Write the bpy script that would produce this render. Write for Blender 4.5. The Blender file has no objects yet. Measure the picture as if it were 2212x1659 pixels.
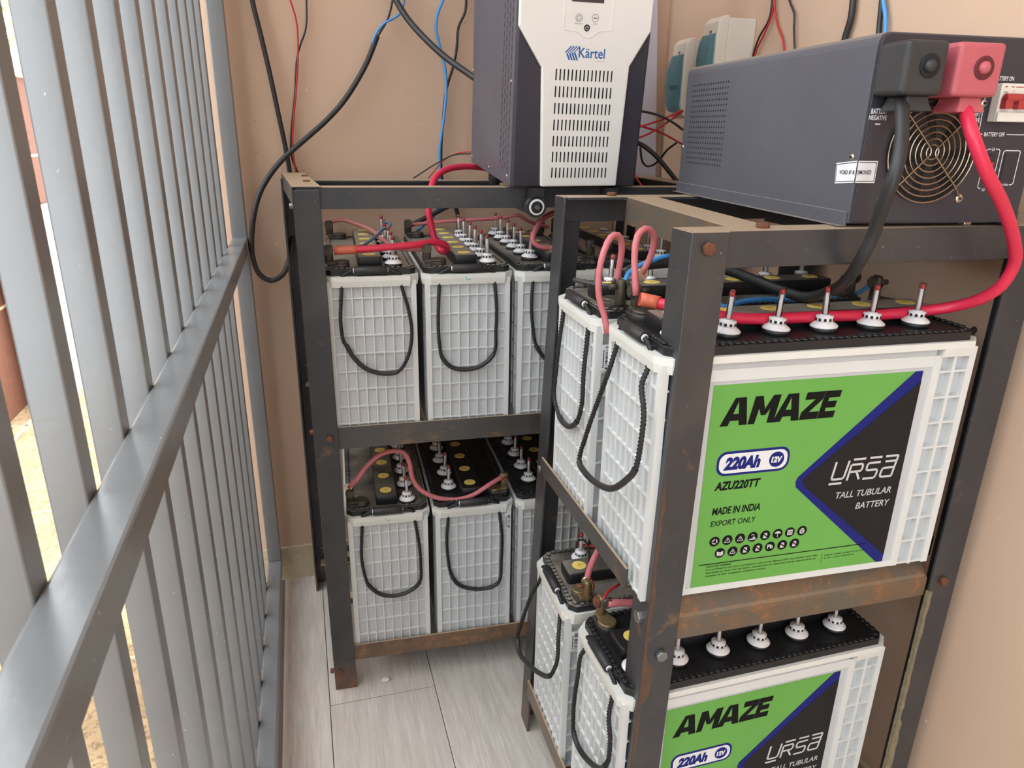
import bpy, bmesh, math, random
from mathutils import Vector, Matrix
random.seed(7)
C = bpy.context.scene.collection
PI = math.pi
# ------------------------------------------------------------------ camera
cd = bpy.data.cameras.new('camera'); cam = bpy.data.objects.new('camera', cd); C.objects.link(cam)
RX = Vector((0.96110344, -0.27569614, 0.01648693)); UY = Vector((0.0769997, 0.32479949, 0.94264327)); BZ = Vector((0.26523806, 0.9047082, -0.33339443)) * -1
cam.matrix_world = Matrix(((RX.x, UY.x, BZ.x, 0.0112), (RX.y, UY.y, BZ.y, -1.4365), (RX.z, UY.z, BZ.z, 1.2725), (0, 0, 0, 1)))
cd.sensor_width = 36.0; cd.lens = 1553.76 / 2212 * 36.0; cd.clip_start = 0.02; cd.clip_end = 200
cd.dof.use_dof = True; cd.dof.focus_distance = 1.25; cd.dof.aperture_fstop = 20.0
bpy.context.scene.camera = cam
# ------------------------------------------------------------------ light
sc = bpy.context.scene
sc.view_settings.view_transform = 'Standard'; sc.view_settings.look = 'None'; sc.view_settings.gamma = 1.0
sc.view_settings.use_curve_mapping = False; sc.view_settings.exposure = 0.0
w = bpy.data.worlds.new('world'); sc.world = w; w.use_nodes = True
bg = w.node_tree.nodes['Background']; bg.inputs[0].default_value = (0.90, 0.955, 1.0, 1); bg.inputs[1].default_value = 5.3
sd = bpy.data.lights.new('sun', 'SUN'); sd.energy = 2.4; sd.angle = 0.02; sd.color = (1.0, 0.94, 0.84)
so = bpy.data.objects.new('sun', sd); C.objects.link(so); so.rotation_euler = (math.radians(-32), math.radians(10), 0)

# ------------------------------------------------------------------ mesh helpers
class MB:
    def __init__(s): s.bm = bmesh.new(); s.mi = 0
    def _v(s, pts): return [s.bm.verts.new(p) for p in pts]
    def face(s, pts):
        f = s.bm.faces.new(s._v(pts)); f.material_index = s.mi; return f
    def hull(s, lo, hi):
        a = s._v(lo); b = s._v(hi); n = len(a); fs = []
        fs.append(s.bm.faces.new(a[::-1])); fs.append(s.bm.faces.new(b))
        for i in range(n): fs.append(s.bm.faces.new((a[i], a[(i+1) % n], b[(i+1) % n], b[i])))
        for f in fs: f.material_index = s.mi
        return fs
    def box(s, x0, x1, y0, y1, z0, z1):
        return s.hull([(x0,y0,z0),(x1,y0,z0),(x1,y1,z0),(x0,y1,z0)], [(x0,y0,z1),(x1,y0,z1),(x1,y1,z1),(x0,y1,z1)])
    def prism(s, poly, axis, a, b):
        # poly in the other two axes, in cyclic order
        def m(p, t): return {'x': (t, p[0], p[1]), 'y': (p[0], t, p[1]), 'z': (p[0], p[1], t)}[axis]
        s.hull([m(p, a) for p in poly], [m(p, b) for p in poly])
    def rbox(s, x0, x1, y0, y1, z0, z1, r, n=3, r2=None):
        # rounded in plan, small top chamfer
        def ring(i, z):
            out = []
            for cx, cy, a0 in ((x1-r, y1-r, 0), (x0+r, y1-r, PI/2), (x0+r, y0+r, PI), (x1-r, y0+r, 1.5*PI)):
                for k in range(n+1):
                    a = a0 + k/n*PI/2; rr = r - i
                    out.append((cx+rr*math.cos(a), cy+rr*math.sin(a), z))
            return out
        c = r2 or 0
        rings = [ring(0, z0), ring(0, z1-c)] + ([ring(min(c, r*.9), z1)] if c else [])
        s.loft(rings)
    def loft(s, rings, cap=True, closed=False):
        vs = [s._v(r) for r in rings]; n = len(vs[0])
        rng = range(len(vs)) if closed else range(len(vs)-1)
        for i in rng:
            A, B = vs[i], vs[(i+1) % len(vs)]
            for k in range(n):
                f = s.bm.faces.new((A[k], A[(k+1) % n], B[(k+1) % n], B[k])); f.material_index = s.mi; f.smooth = n > 6
        if cap and not closed:
            f = s.bm.faces.new(vs[0][::-1]); f.material_index = s.mi
            f = s.bm.faces.new(vs[-1]); f.material_index = s.mi
    def lathe(s, prof, c=(0,0,0), n=20, axis='z'):
        rings = []
        for r, h in prof:
            ring = []
            for k in range(n):
                a = 2*PI*k/n; x, y = r*math.cos(a), r*math.sin(a)
                p = {'z': (x, y, h), 'y': (x, h, -y), 'x': (h, x, y)}[axis]
                ring.append((c[0]+p[0], c[1]+p[1], c[2]+p[2]))
            rings.append(ring)
        s.loft(rings)
    def cyl(s, p0, p1, r, n=12):
        s.tube([p0, p1], r, n)
    def tube(s, pts, r, n=10, twist=None, closed=False):
        pts = [Vector(p) for p in pts]; N = len(pts); rings = []
        t0 = (pts[1]-pts[0]).normalized()
        up = Vector((0,0,1)) if abs(t0.z) < .9 else Vector((1,0,0))
        u = t0.cross(up).normalized(); L = 0
        for i, p in enumerate(pts):
            if closed: t = (pts[(i+1) % N]-pts[i-1]).normalized()
            else: t = (pts[min(i+1, N-1)]-pts[max(i-1, 0)]).normalized()
            u = (u-t*u.dot(t)).normalized(); v = t.cross(u)
            if i: L += (p-pts[i-1]).length
            rr = r[i] if isinstance(r, (list, tuple)) else r
            ring = []
            for k in range(n):
                a = 2*PI*k/n; q = rr
                if twist: q = rr*(1+.28*math.cos(3*(a-twist*L)))
                ring.append(p+(u*math.cos(a)+v*math.sin(a))*q)
            rings.append(ring)
        s.loft(rings, closed=closed)
    def angle(s, p0, p1, a, b, wa, wb, t=.005):
        a = Vector(a); b = Vector(b); p0 = Vector(p0); p1 = Vector(p1)
        pr = [(0,0),(wa,0),(wa,t),(t,t),(t,wb),(0,wb)]
        s.hull([p0+a*i+b*j for i, j in pr], [p1+a*i+b*j for i, j in pr])
    def build(s, name, mats, parent=None, bevel=0, seg=2, smooth=False):
        bmesh.ops.recalc_face_normals(s.bm, faces=s.bm.faces[:])
        me = bpy.data.meshes.new(name); s.bm.to_mesh(me); s.bm.free()
        for m in (mats if isinstance(mats, (list, tuple)) else [mats]): me.materials.append(m)
        o = bpy.data.objects.new(name, me); C.objects.link(o)
        if smooth:
            for p in me.polygons: p.use_smooth = True
        if bevel:
            md = o.modifiers.new('bevel', 'BEVEL'); md.width = bevel; md.segments = seg; md.limit_method = 'ANGLE'; md.angle_limit = .7
        if parent: o.parent = parent
        return o

def spline(pts, step=.012):
    P = [Vector(p) for p in pts]; out = []
    P = [P[0]*2-P[1]] + P + [P[-1]*2-P[-2]]
    for i in range(1, len(P)-2):
        p0, p1, p2, p3 = P[i-1:i+3]; d = (p2-p1).length
        n = max(2, int(d/step))
        # centripetal Catmull-Rom
        t1 = max((p1-p0).length, 1e-5)**.5; t2 = t1+max(d, 1e-5)**.5; t3 = t2+max((p3-p2).length, 1e-5)**.5
        for k in range(n):
            t = t1+(t2-t1)*k/n
            A1 = p0*((t1-t)/t1)+p1*(t/t1); A2 = p1*((t2-t)/(t2-t1))+p2*((t-t1)/(t2-t1)); A3 = p2*((t3-t)/(t3-t2))+p3*((t-t2)/(t3-t2))
            B1 = A1*((t2-t)/t2)+A2*(t/t2); B2 = A2*((t3-t)/(t3-t1))+A3*((t-t1)/(t3-t1))
            out.append(B1*((t2-t)/(t2-t1))+B2*((t-t1)/(t2-t1)))
    out.append(P[-2]); return out

def empty(name, loc, rz=0, rx=0):
    o = bpy.data.objects.new(name, None); C.objects.link(o); o.location = loc; o.rotation_euler = (rx, 0, rz); o.empty_display_size = .05
    return o
def tag(o, label, cat, group=None):
    o['label'] = label; o['category'] = cat
    if group: o['group'] = group
    return o
def struct(o): o['kind'] = 'structure'; return o

def text_polys(txt, u0, u1, v0, v1, bold=0.0, shear=0.0):
    # text fitted into the box u0..u1, v0..v1 (v up); returns (verts, faces)
    cu = bpy.data.curves.new('t', 'FONT'); cu.body = txt; cu.size = 1; cu.offset = bold; cu.shear = shear; cu.resolution_u = 3
    o = bpy.data.objects.new('t', cu); C.objects.link(o)
    dg = bpy.context.evaluated_depsgraph_get(); me = bpy.data.meshes.new_from_object(o.evaluated_get(dg))
    vs = [v.co.copy() for v in me.vertices]; fs = [list(p.vertices) for p in me.polygons]
    bpy.data.objects.remove(o); bpy.data.curves.remove(cu); bpy.data.meshes.remove(me)
    x0 = min(v.x for v in vs); x1 = max(v.x for v in vs); y0 = min(v.y for v in vs); y1 = max(v.y for v in vs)
    return [(u0+(v.x-x0)/(x1-x0)*(u1-u0), v0+(v.y-y0)/(y1-y0)*(v1-v0)) for v in vs], fs

class Flat:
    """prints: thin flat shapes stacked on a plane; mp(u, v, off) gives the point"""
    def __init__(s, mp, lift=.0004): s.mb = MB(); s.mp = mp; s.lift = lift
    def poly(s, pts, layer, mi):
        s.mb.mi = mi; s.mb.face([s.mp(u, v, s.lift*layer) for u, v in pts])
    def rect(s, u0, u1, v0, v1, layer, mi): s.poly([(u0,v0),(u1,v0),(u1,v1),(u0,v1)], layer, mi)
    def bar(s, a, b, wd, layer, mi):
        ax, ay = a; bx, by = b; d = math.hypot(bx-ax, by-ay); nx, ny = -(by-ay)/d*wd/2, (bx-ax)/d*wd/2
        s.poly([(ax+nx,ay+ny),(bx+nx,by+ny),(bx-nx,by-ny),(ax-nx,ay-ny)], layer, mi)
    def line(s, pts, wd, layer, mi):
        for a, b in zip(pts, pts[1:]): s.bar(a, b, wd, layer, mi)
    def disc(s, c, r, layer, mi, n=28, ry=None):
        s.poly([(c[0]+r*math.cos(2*PI*k/n), c[1]+(ry or r)*math.sin(2*PI*k/n)) for k in range(n)], layer, mi)
    def rrect(s, u0, u1, v0, v1, r, layer, mi, n=6):
        out = []
        for cx, cy, a0 in ((u1-r, v1-r, 0), (u0+r, v1-r, PI/2), (u0+r, v0+r, PI), (u1-r, v0+r, 1.5*PI)):
            out += [(cx+r*math.cos(a0+k/n*PI/2), cy+r*math.sin(a0+k/n*PI/2)) for k in range(n+1)]
        s.poly(out, layer, mi)
    def text(s, t, u0, u1, v0, v1, layer, mi, bold=0, shear=0):
        vs, fs = text_polys(t, u0, u1, v0, v1, bold, shear)
        bv = [s.mb.bm.verts.new(s.mp(u, v, s.lift*layer)) for u, v in vs]
        for f in fs:
            try: q = s.mb.bm.faces.new([bv[i] for i in f]); q.material_index = mi
            except ValueError: pass
    def build(s, name, mats, parent, normal):
        for f in s.mb.bm.faces:
            f.normal_update()
            if f.normal.dot(Vector(normal)) < 0: f.normal_flip()
        me = bpy.data.meshes.new(name); s.mb.bm.to_mesh(me); s.mb.bm.free()
        for m in mats: me.materials.append(m)
        o = bpy.data.objects.new(name, me); C.objects.link(o); o.parent = parent
        return o

# ------------------------------------------------------------------ materials
def srgb(r, g, b):
    f = lambda c: (c/255/12.92) if c/255 <= .04045 else ((c/255+.055)/1.055)**2.4
    return (f(r), f(g), f(b), 1)
class Mat:
    def __init__(s, name, col, rough=.5, metal=0, spec=.5):
        s.m = bpy.data.materials.new(name); s.m.use_nodes = True; s.nt = s.m.node_tree; s.b = s.nt.nodes['Principled BSDF']
        s.b.inputs['Base Color'].default_value = col; s.b.inputs['Roughness'].default_value = rough; s.b.inputs['Metallic'].default_value = metal
        s.b.inputs['Specular IOR Level'].default_value = spec; s.cur = None; s.col = col
        s.tc = None
    def n(s, t, **k):
        x = s.nt.nodes.new(t)
        for a, b in k.items(): setattr(x, a, b)
        return x
    def l(s, a, b): s.nt.links.new(a, b)
    def coords(s, scale=(1,1,1), kind='Object'):
        tc = s.n('ShaderNodeTexCoord'); mp = s.n('ShaderNodeMapping'); mp.inputs['Scale'].default_value = scale
        s.l(tc.outputs[kind], mp.inputs[0]); return mp.outputs[0]
    def noise(s, scale, detail=4, rough=.6, stretch=(1,1,1), lo=.4, hi=.6, dist=0):
        nz = s.n('ShaderNodeTexNoise'); nz.inputs['Scale'].default_value = scale; nz.inputs['Detail'].default_value = detail; nz.inputs['Roughness'].default_value = rough
        nz.inputs['Distortion'].default_value = dist
        s.l(s.coords(stretch), nz.inputs['Vector'])
        mr = s.n('ShaderNodeMapRange'); mr.inputs[1].default_value = lo; mr.inputs[2].default_value = hi; s.l(nz.outputs['Fac'], mr.inputs[0])
        return mr.outputs[0]
    def upf(s, lo=.6, hi=.95):
        g = s.n('ShaderNodeNewGeometry'); sx = s.n('ShaderNodeSeparateXYZ'); s.l(g.outputs['Normal'], sx.inputs[0])
        mr = s.n('ShaderNodeMapRange'); mr.inputs[1].default_value = lo; mr.inputs[2].default_value = hi; s.l(sx.outputs[2], mr.inputs[0]); return mr.outputs[0]
    def mul(s, a, b):
        m = s.n('ShaderNodeMath', operation='MULTIPLY'); s.l(a, m.inputs[0])
        if isinstance(b, (int, float)): m.inputs[1].default_value = b
        else: s.l(b, m.inputs[1])
        return m.outputs[0]
    def mix(s, fac, col):
        mx = s.n('ShaderNodeMix', data_type='RGBA')
        if isinstance(fac, (int, float)): mx.inputs[0].default_value = fac
        else: s.l(fac, mx.inputs[0])
        if s.cur is None: mx.inputs[6].default_value = s.col
        else: s.l(s.cur, mx.inputs[6])
        if isinstance(col, tuple): mx.inputs[7].default_value = col
        else: s.l(col, mx.inputs[7])
        s.cur = mx.outputs[2]; s.l(s.cur, s.b.inputs['Base Color']); return s
    def bump(s, fac, st=.3, dist=.002):
        b = s.n('ShaderNodeBump'); b.inputs['Strength'].default_value = st; b.inputs['Distance'].default_value = dist
        s.l(fac, b.inputs['Height']); s.l(b.outputs[0], s.b.inputs['Normal']); return s
def simple(name, rgb, rough=.5, metal=0, spec=.5, var=None, vs=40):
    m = Mat(name, srgb(*rgb), rough, metal, spec)
    if var: m.mix(m.mul(m.noise(vs, 5, lo=.35, hi=.7), .6), srgb(*var))
    return m.m
M = {}
def steel(name, rust, base=(47,49,53)):
    m = Mat(name, srgb(*base), .36, .0, .65)
    m.mix(m.mul(m.noise(9, 6, lo=.45, hi=.75), .5), srgb(80,76,72))
    if rust > 0:
        r = m.noise(14, 8, .7, lo=.62-rust*.25, hi=.72-rust*.22, dist=.4)
        m.mix(m.mul(r, .9), srgb(112,86,62))
        r2 = m.noise(55, 6, .7, lo=.60-rust*.1, hi=.68)
        m.mix(m.mul(m.mul(r, r2), .8), srgb(164,106,60))
    sx = m.n('ShaderNodeSeparateXYZ'); m.l(m.coords(), sx.inputs[0]); zr = m.n('ShaderNodeMapRange'); zr.inputs[1].default_value = .085; zr.inputs[2].default_value = .02; m.l(sx.outputs[2], zr.inputs[0])
    m.mix(m.mul(m.mul(zr.outputs[0], m.noise(18, 5, lo=.3, hi=.6)), .85), srgb(128,86,56))
    m.mix(m.mul(m.upf(.75, .95), .85), srgb(182,158,130))
    m.mix(m.mul(m.noise(160, 3, lo=.70, hi=.76), .6), srgb(190,188,180))
    m.bump(m.noise(70, 5, lo=0, hi=1), .12, .001)
    return m.m
M['steel'] = steel('rack_paint', 0.05)
M['steel_rust'] = steel('rack_paint_rusty', .62, (94,86,75))
M['steel_mid'] = steel('rack_paint_worn', .22, (64,63,63))
M['steel_patch'] = steel('rack_paint_rust_patches', .36, (66,64,62))
M['steel_heavy'] = steel('rack_paint_heavy_rust', .95, (92,72,56))
M['steel_edge'] = steel('rack_paint_edge_rust', .10, (50,51,54))
M['steel_streak'] = simple('rust_streak', (98,70,52), .7, var=(70,56,46), vs=60)
M['rustbolt'] = simple('rusty_bolt', (118,72,48), .7, .2, var=(80,56,44))
M['zinc'] = simple('zinc_bolt', (150,152,150), .35, .8, var=(110,110,108))
m = Mat('plastic_white', srgb(214,216,214), .38, 0, .5); m.mix(m.mul(m.noise(6, 4, lo=.4, hi=.8), .35), srgb(206,206,200)); m.mix(m.mul(m.noise(120, 3, lo=.72, hi=.76), .5), srgb(130,125,118))
m.b.inputs['Subsurface Weight'].default_value = 0.0; M['white'] = m.m
M['cream'] = simple('plastic_rim', (220,221,215), .4, var=(212,211,202), vs=12)
M['white_thin'] = simple('plastic_thin_wall', (192,195,197), .42, var=(184,186,188), vs=9)
def lid(name, dust):
    m = Mat(name, srgb(26,26,28), .45)
    f = m.mul(m.upf(.8, .98), m.noise(7, 6, lo=.62-dust*.50, hi=.80-dust*.30))
    m.mix(m.mul(f, .92), srgb(148,139,126)); m.mix(m.mul(m.noise(220, 3, lo=.70, hi=.75), .5), srgb(150,146,140)); return m.m
M['lid_clean'] = lid('lid_black', .0); M['lid_dusty'] = lid('lid_black_dusty', 1.0); M['lid_mid'] = lid('lid_black_some_dust', .6)
M['rubber'] = simple('black_rubber', (34,34,36), .5, var=(56,55,54))
M['rope'] = simple('black_rope', (26,26,27), .6, var=(52,52,52), vs=200)
M['yellow'] = simple('yellow_disc', (240,214,120), .5, var=(232,196,92), vs=60)
M['plug'] = simple('vent_plug_white', (232,230,230), .4, var=(214,206,206), vs=60)
M['dark'] = simple('dark_hole', (10,10,12), .8)
M['redtip'] = simple('red_float', (190,66,66), .4)
m = Mat('clear_tube', (1,1,1,1), .05); m.b.inputs['Transmission Weight'].default_value = 1.0; m.b.inputs['IOR'].default_value = 1.12; m.b.inputs['Base Color'].default_value = (.93,.90,.90,1); M['clear'] = m.m
M['lead'] = simple('lead_terminal', (72,68,62), .5, .5, var=(112,100,82), vs=70)
M['brass'] = simple('terminal_brass', (140,120,84), .45, .6, var=(98,86,66), vs=90)
M['termcap'] = simple('terminal_cap_black', (38,37,37), .45, var=(84,78,72), vs=30)
M['railpaint'] = None
m = Mat('railing_paint', srgb(118,121,123), .27, 0, .9); m.mix(m.mul(m.noise(16, 5, lo=.4, hi=.75), .4), srgb(104,109,112)); m.mix(m.mul(m.noise(180, 3, lo=.72, hi=.77), .7), srgb(214,216,216))
m.bump(m.noise(90, 4, lo=0, hi=1), .15, .001); M['railpaint'] = m.m
m = Mat('wall_paint_tan', srgb(206,176,152), .75, 0, .25); m.mix(m.mul(m.noise(2.2, 5, lo=.35, hi=.7), .5), srgb(199,168,143)); m.mix(m.mul(m.noise(60, 4, lo=.70, hi=.76), .4), srgb(150,112,84)); m.mix(m.mul(m.noise(34, 2, lo=.755, hi=.77), .8), srgb(238,226,206))
m.bump(m.noise(24, 5, lo=0, hi=1), .12, .003); M['wall'] = m.m
def tile(name, a, b, c):
    m = Mat(name, srgb(*a), .42, 0, .4)
    m.mix(m.mul(m.noise(10, 7, .65, (6, .55, 6), .38, .68, .3), .75), srgb(*b)); m.mix(m.mul(m.noise(26, 6, .7, (9, .35, 9), .52, .66), .6), srgb(*c))
    g = m.n('ShaderNodeNewGeometry'); mr = m.n('ShaderNodeMapRange'); mr.inputs[3].default_value = 0; mr.inputs[4].default_value = .35; m.l(g.outputs['Random Per Island'], mr.inputs[0]); m.mix(mr.outputs[0], srgb(186,178,172))
    m.mix(m.mul(m.noise(3.1, 4, lo=.62, hi=.75), .3), srgb(176,164,140))
    m.bump(m.noise(26, 6, .7, (9, .35, 9), .3, .7), .12, .001); return m.m
M['tile'] = tile('wood_look_tile', (208,200,190), (178,168,160), (230,225,217))
M['skirt'] = tile('wood_look_skirting', (196,182,154), (178,160,128), (212,202,178))
M['grout'] = simple('grout', (110,100,92), .9)
M['case'] = simple('inverter_case_grey', (84,82,92), .4, var=(98,96,104), vs=9)
m = Mat('inverter_case_dusty', srgb(80,80,88), .45); m.mix(m.mul(m.noise(7, 6, lo=.4, hi=.8), .35), srgb(98,98,104)); m.mix(m.mul(m.noise(130, 3, lo=.71, hi=.76), .5), srgb(160,160,164)); m.mix(m.mul(m.upf(.5, .95), .7), srgb(150,138,124)); M['case_dusty'] = m.m
M['panel'] = simple('inverter_front_dark', (48,47,58), .4, var=(56,52,56), vs=6)
M['kwhite'] = simple('inverter_front_white', (232,230,224), .35, var=(226,222,218), vs=5)
M['kblue'] = simple('print_blue', (34,92,164), .5)
M['ink'] = simple('print_black', (16,17,18), .6, 0, .15)
M['grey_ink'] = simple('print_grey', (110,108,108), .5)
M['white_ink'] = simple('print_white', (226,226,228), .5)
M['silver_ink'] = simple('print_silver', (198,196,194), .4)
M['green'] = simple('label_green', (106,168,80), .45, 0, .25, var=(100,160,74), vs=8)
M['navy'] = simple('label_navy', (24,32,112), .5, 0, .2)
M['lblack'] = simple('label_black', (30,30,32), .5, 0, .2, var=(36,36,38), vs=20)
M['stick'] = simple('sticker_white', (222,224,226), .45)
M['screen'] = simple('lcd_dark', (62,58,62), .2)
M['pinkboot'] = simple('terminal_boot_red', (186,92,100), .5, var=(176,84,92), vs=20)
M['blackboot'] = simple('terminal_boot_black', (44,45,46), .5, var=(56,56,56), vs=20)
M['chrome'] = simple('fan_guard_wire', (150,132,112), .25, .9)
M['screw'] = simple('screw_metal', (196,186,170), .3, .9)
M['brk'] = simple('breaker_white', (224,220,210), .45)
M['brkred'] = simple('breaker_red', (168,54,52), .4)
M['box'] = simple('enclosure_white', (222,216,204), .45, var=(214,206,192), vs=10)
m = Mat('enclosure_window_blue', srgb(120,170,186), .12); m.b.inputs['Transmission Weight'].default_value = .65; m.b.inputs['IOR'].default_value = 1.2; M['window'] = m.m
M['panelgrey'] = simple('panel_lilac_grey', (204,202,214), .3, var=(186,184,196), vs=4)
CAB = {'black': simple('cable_black', (34,34,36), .45, var=(48,47,47), vs=30), 'red': simple('cable_red', (212,42,74), .4), 'pink': simple('cable_faded_pink', (198,112,118), .5, var=(184,104,102), vs=30),
       'dustypink': simple('cable_dusty_pink', (184,124,116), .55, var=(196,112,114), vs=25), 'blue': simple('cable_blue', (74,150,218), .4), 'dullblue': simple('cable_dull_blue', (78,104,130), .5),
       'thinred': simple('wire_red', (190,40,44), .45), 'grey': simple('cable_grey', (60,60,60), .5)}
M['orange'] = simple('heat_shrink_orange', (206,104,76), .5)
M['extwall'] = None
m = Mat('exterior_wall_brown', srgb(120,78,60), .85); m.mix(m.mul(m.noise(40, 5, lo=.4, hi=.7), .5), srgb(98,62,48)); m.bump(m.noise(40, 5, lo=0, hi=1), .4, .01); M['extwall'] = m.m
m = Mat('paving_tan', srgb(204,176,136), .9); m.mix(m.mul(m.noise(9, 7, lo=.35, hi=.7), .8), srgb(158,130,98)); m.mix(m.mul(m.noise(80, 4, lo=.5, hi=.65), .7), srgb(120,98,76)); M['paving'] = m.m
M['coping'] = simple('coping_cream', (222,206,170), .8)
M['sheet'] = simple('roof_sheet_pale', (214,208,196), .5)
m = Mat('leaf', srgb(150,176,110), .6); M['leaf'] = m.m
M['bark'] = simple('bark', (120,104,88), .8)

# ------------------------------------------------------------------ room
YW, XR, ZC = .505, 1.0, 2.75
b = MB(); b.box(-.02-.215, XR+.1, -5.0, YW+.12, -.12, -.004); struct(b.build('floor', M['grout']))
b = MB(); xs = [-.115, -.0093, .237, .4833, .7296, .9759, XR]
joints = [-.62, -.62, -.0474, .27, -.42, .1, -.3]
for i in range(len(xs)-1):
    ys = []; y = joints[i+1]
    while y < YW: y += 1.2
    while y > -5.0-1.2: ys.append(y); y -= 1.2
    for y in ys:
        y0, y1 = max(y-1.2, -5.0), min(y, YW)
        if y1-y0 > .02: b.box(xs[i]+.001, xs[i+1]-.001, y0+.001, y1-.001, -.004, 0)
o = b.build('floor_tiles', M['tile']); struct(o)
b = MB(); b.box(-.5, XR+.12, YW, YW+.12, -.12, ZC); struct(b.build('wall_back', M['wall']))
b = MB(); b.box(XR, XR+.12, -5.0, YW, -.12, ZC); struct(b.build('wall_right', M['wall']))
b = MB(); b.box(-.3, XR+.12, -5.1, -5.0, -.12, ZC); struct(b.build('front_light_block', simple('light_block_grey', (128,130,132), .8)))  # unseen, added behind the camera to cut front light; grey for neutral bounce
b = MB(); b.box(-.1, XR+.12, -5.0, YW+.12, ZC, ZC+.15); struct(b.build('ceiling', simple('ceiling_white', (226,228,230), .8)))
b = MB(); b.box(-.45, XR, YW-.0105, YW, 0, .106); struct(b.build('baseboard_back', M['skirt']))
b = MB(); b.box(XR-.0105, XR, -5.0, YW-.0105, 0, .106); struct(b.build('baseboard_right', M['skirt']))

b = MB(); b.box(-.285, -.236, -5.0, YW, -.12, -.035); struct(b.build('trim_1', simple('white_kerb', (236,234,228), .7)))
# ------------------------------------------------------------------ railing
rl = empty('railing', (-.1345, -.6, 0)); tag(rl, 'grey painted steel railing of square upright bars along the left side', 'railing')
R = .0355; x1 = -.1167+.1345; x0 = x1-R; oy = .6
def rb(b, X0, X1, Y0, Y1, Z0, Z1): b.box(X0, X1, Y0+oy, Y1+oy, Z0, Z1)
b = MB(); rb(b, x0, x1, .4465, .4465+R, .0975, 2.6); b.build('post', M['railpaint'], rl, .002)
b = MB(); rb(b, x0, x1, -2.6, .4465+R, 1.0127-R, 1.0127); b.build('middle_rail', M['railpaint'], rl, .003)
b = MB(); rb(b, x0, x1, -2.6, .4465+R, .0971-R, .0971); b.build('bottom_rail', M['railpaint'], rl, .003)
b = MB(); rb(b, x0, x1, -2.6, .4465, 2.3, 2.3+R); b.build('top_rail', M['railpaint'], rl, .003)
for k in range(24):
    yf = .332-.1213*k
    b = MB(); b.box(x0-.0255, x0-.0005, yf-.025+oy, yf+oy, .045, 2.62); b.build('bar', M['railpaint'], rl, .0015)

# ------------------------------------------------------------------ racks
def bolt(mb, c, n, r=.008, h=.006):
    n = Vector(n).normalized(); a = n.orthogonal().normalized(); q = n.cross(a); c = Vector(c)
    ring = lambda t, rr: [c+n*t+(a*math.cos(PI/3*k)+q*math.sin(PI/3*k))*rr for k in range(6)]
    mb.hull(ring(0, r), ring(h, r))
def washer_bolt(parent, c, n, mat, r=.008, h=.006, name='bolt'):
    mb = MB(); bolt(mb, c, n, r, h); return mb.build(name, mat, parent, .001)
T = .05
def post(parent, top, bot, a, bb, mat=None):
    mb = MB(); mb.angle(bot, top, a, bb, T, T); return mb.build('post', mat or M['steel'], parent, .0012)
def beam(parent, p0, p1, a, bb, wa, wb, mat, t=.005, name='beam'):
    mb = MB(); mb.angle(p0, p1, a, bb, wa, wb, t); return mb.build(name, mat, parent, .001)
U, V, W, D = (1,0,0), (0,1,0), (0,0,1), (0,0,-1)
nU, nV = (-1,0,0), (0,-1,0)
ra = empty('battery_rack', (0,0,0), -.049); tag(ra, 'dark steel angle rack farther away against the back wall, holding two tiers of batteries', 'rack')
WA, DA = .87, .46
HT = 1.160
pa = post(ra, (0,0,HT), (.0064,0,0), U, V)
pb = post(ra, (-.047,DA,HT-.005), (-.047,DA,0), U, nV)
pc = post(ra, (WA,0,HT), (WA,0,0), nU, V)
pd = post(ra, (WA,DA,HT-.005), (WA,DA,0), nU, nV)
beam(ra, (.006,.0052,1.1645), (WA-.006,.0052,1.1645), D, V, .040, .045, M['steel'])
beam(ra, (-.03,DA-.0052,1.150), (WA-.006,DA-.0052,1.150), D, nV, .045, .04, M['steel'])
bl = beam(ra, (-.0005,-.001,1.1665), (-.0475,DA,1.1655), U, D, .054, .036, M['steel'], .003)
beam(ra, (WA,0,1.1665), (WA,DA,1.1655), nU, D, .054, .036, M['steel'], .003)
for uu in (.47, .62): beam(ra, (uu,.052,1.1455), (uu,DA-.05,1.1455), U, D, .04, .04, M['steel'])
for zb, hb, slat, mt in ((.6257,.05,.6375,M['steel_patch']), (.0758,.042,.0981,M['steel_heavy'])):
    beam(ra, (.006,.0052,zb), (WA-.006,.0052,zb), W, V, hb, .04, mt)
    beam(ra, (-.03,DA-.0052,zb), (WA-.006,DA-.0052,zb), W, nV, hb, .04, M['steel'])
    beam(ra, (.0055,.05,zb), (.002,DA-.05,zb), W, U, hb, .03, M['steel'])
    beam(ra, (WA-.0055,.05,zb), (WA-.0055,DA-.05,zb), W, nU, hb, .03, M['steel'])
    for v0 in (.012, .22, .42):
        mb = MB(); mb.box(.012, WA-.012, v0, v0+.03, zb+.0052, slat-.0005); mb.build('shelf_slat', M['steel'], ra)
washer_bolt(pa, (.0355,-.0002,.655), nV, M['rustbolt'], .007); washer_bolt(pa, (.0215,-.0002,.052), nV, M['rustbolt'], .007)
washer_bolt(pa, (-.0002,.028,1.128), nU, M['zinc'], .006, .008); washer_bolt(pa, (.0045,.02,.042), nU, M['rustbolt'], .006, .008); washer_bolt(pa, (.0025,.028,.66), nU, M['rustbolt'], .006, .008)
for uu, vv in ((.016,.13), (.006,.30)):
    mb = MB(); mb.box(uu, uu+.013, vv, vv+.022, 1.1655, 1.1685); mb.build('square_nut', M['rustbolt'], bl)
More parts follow.
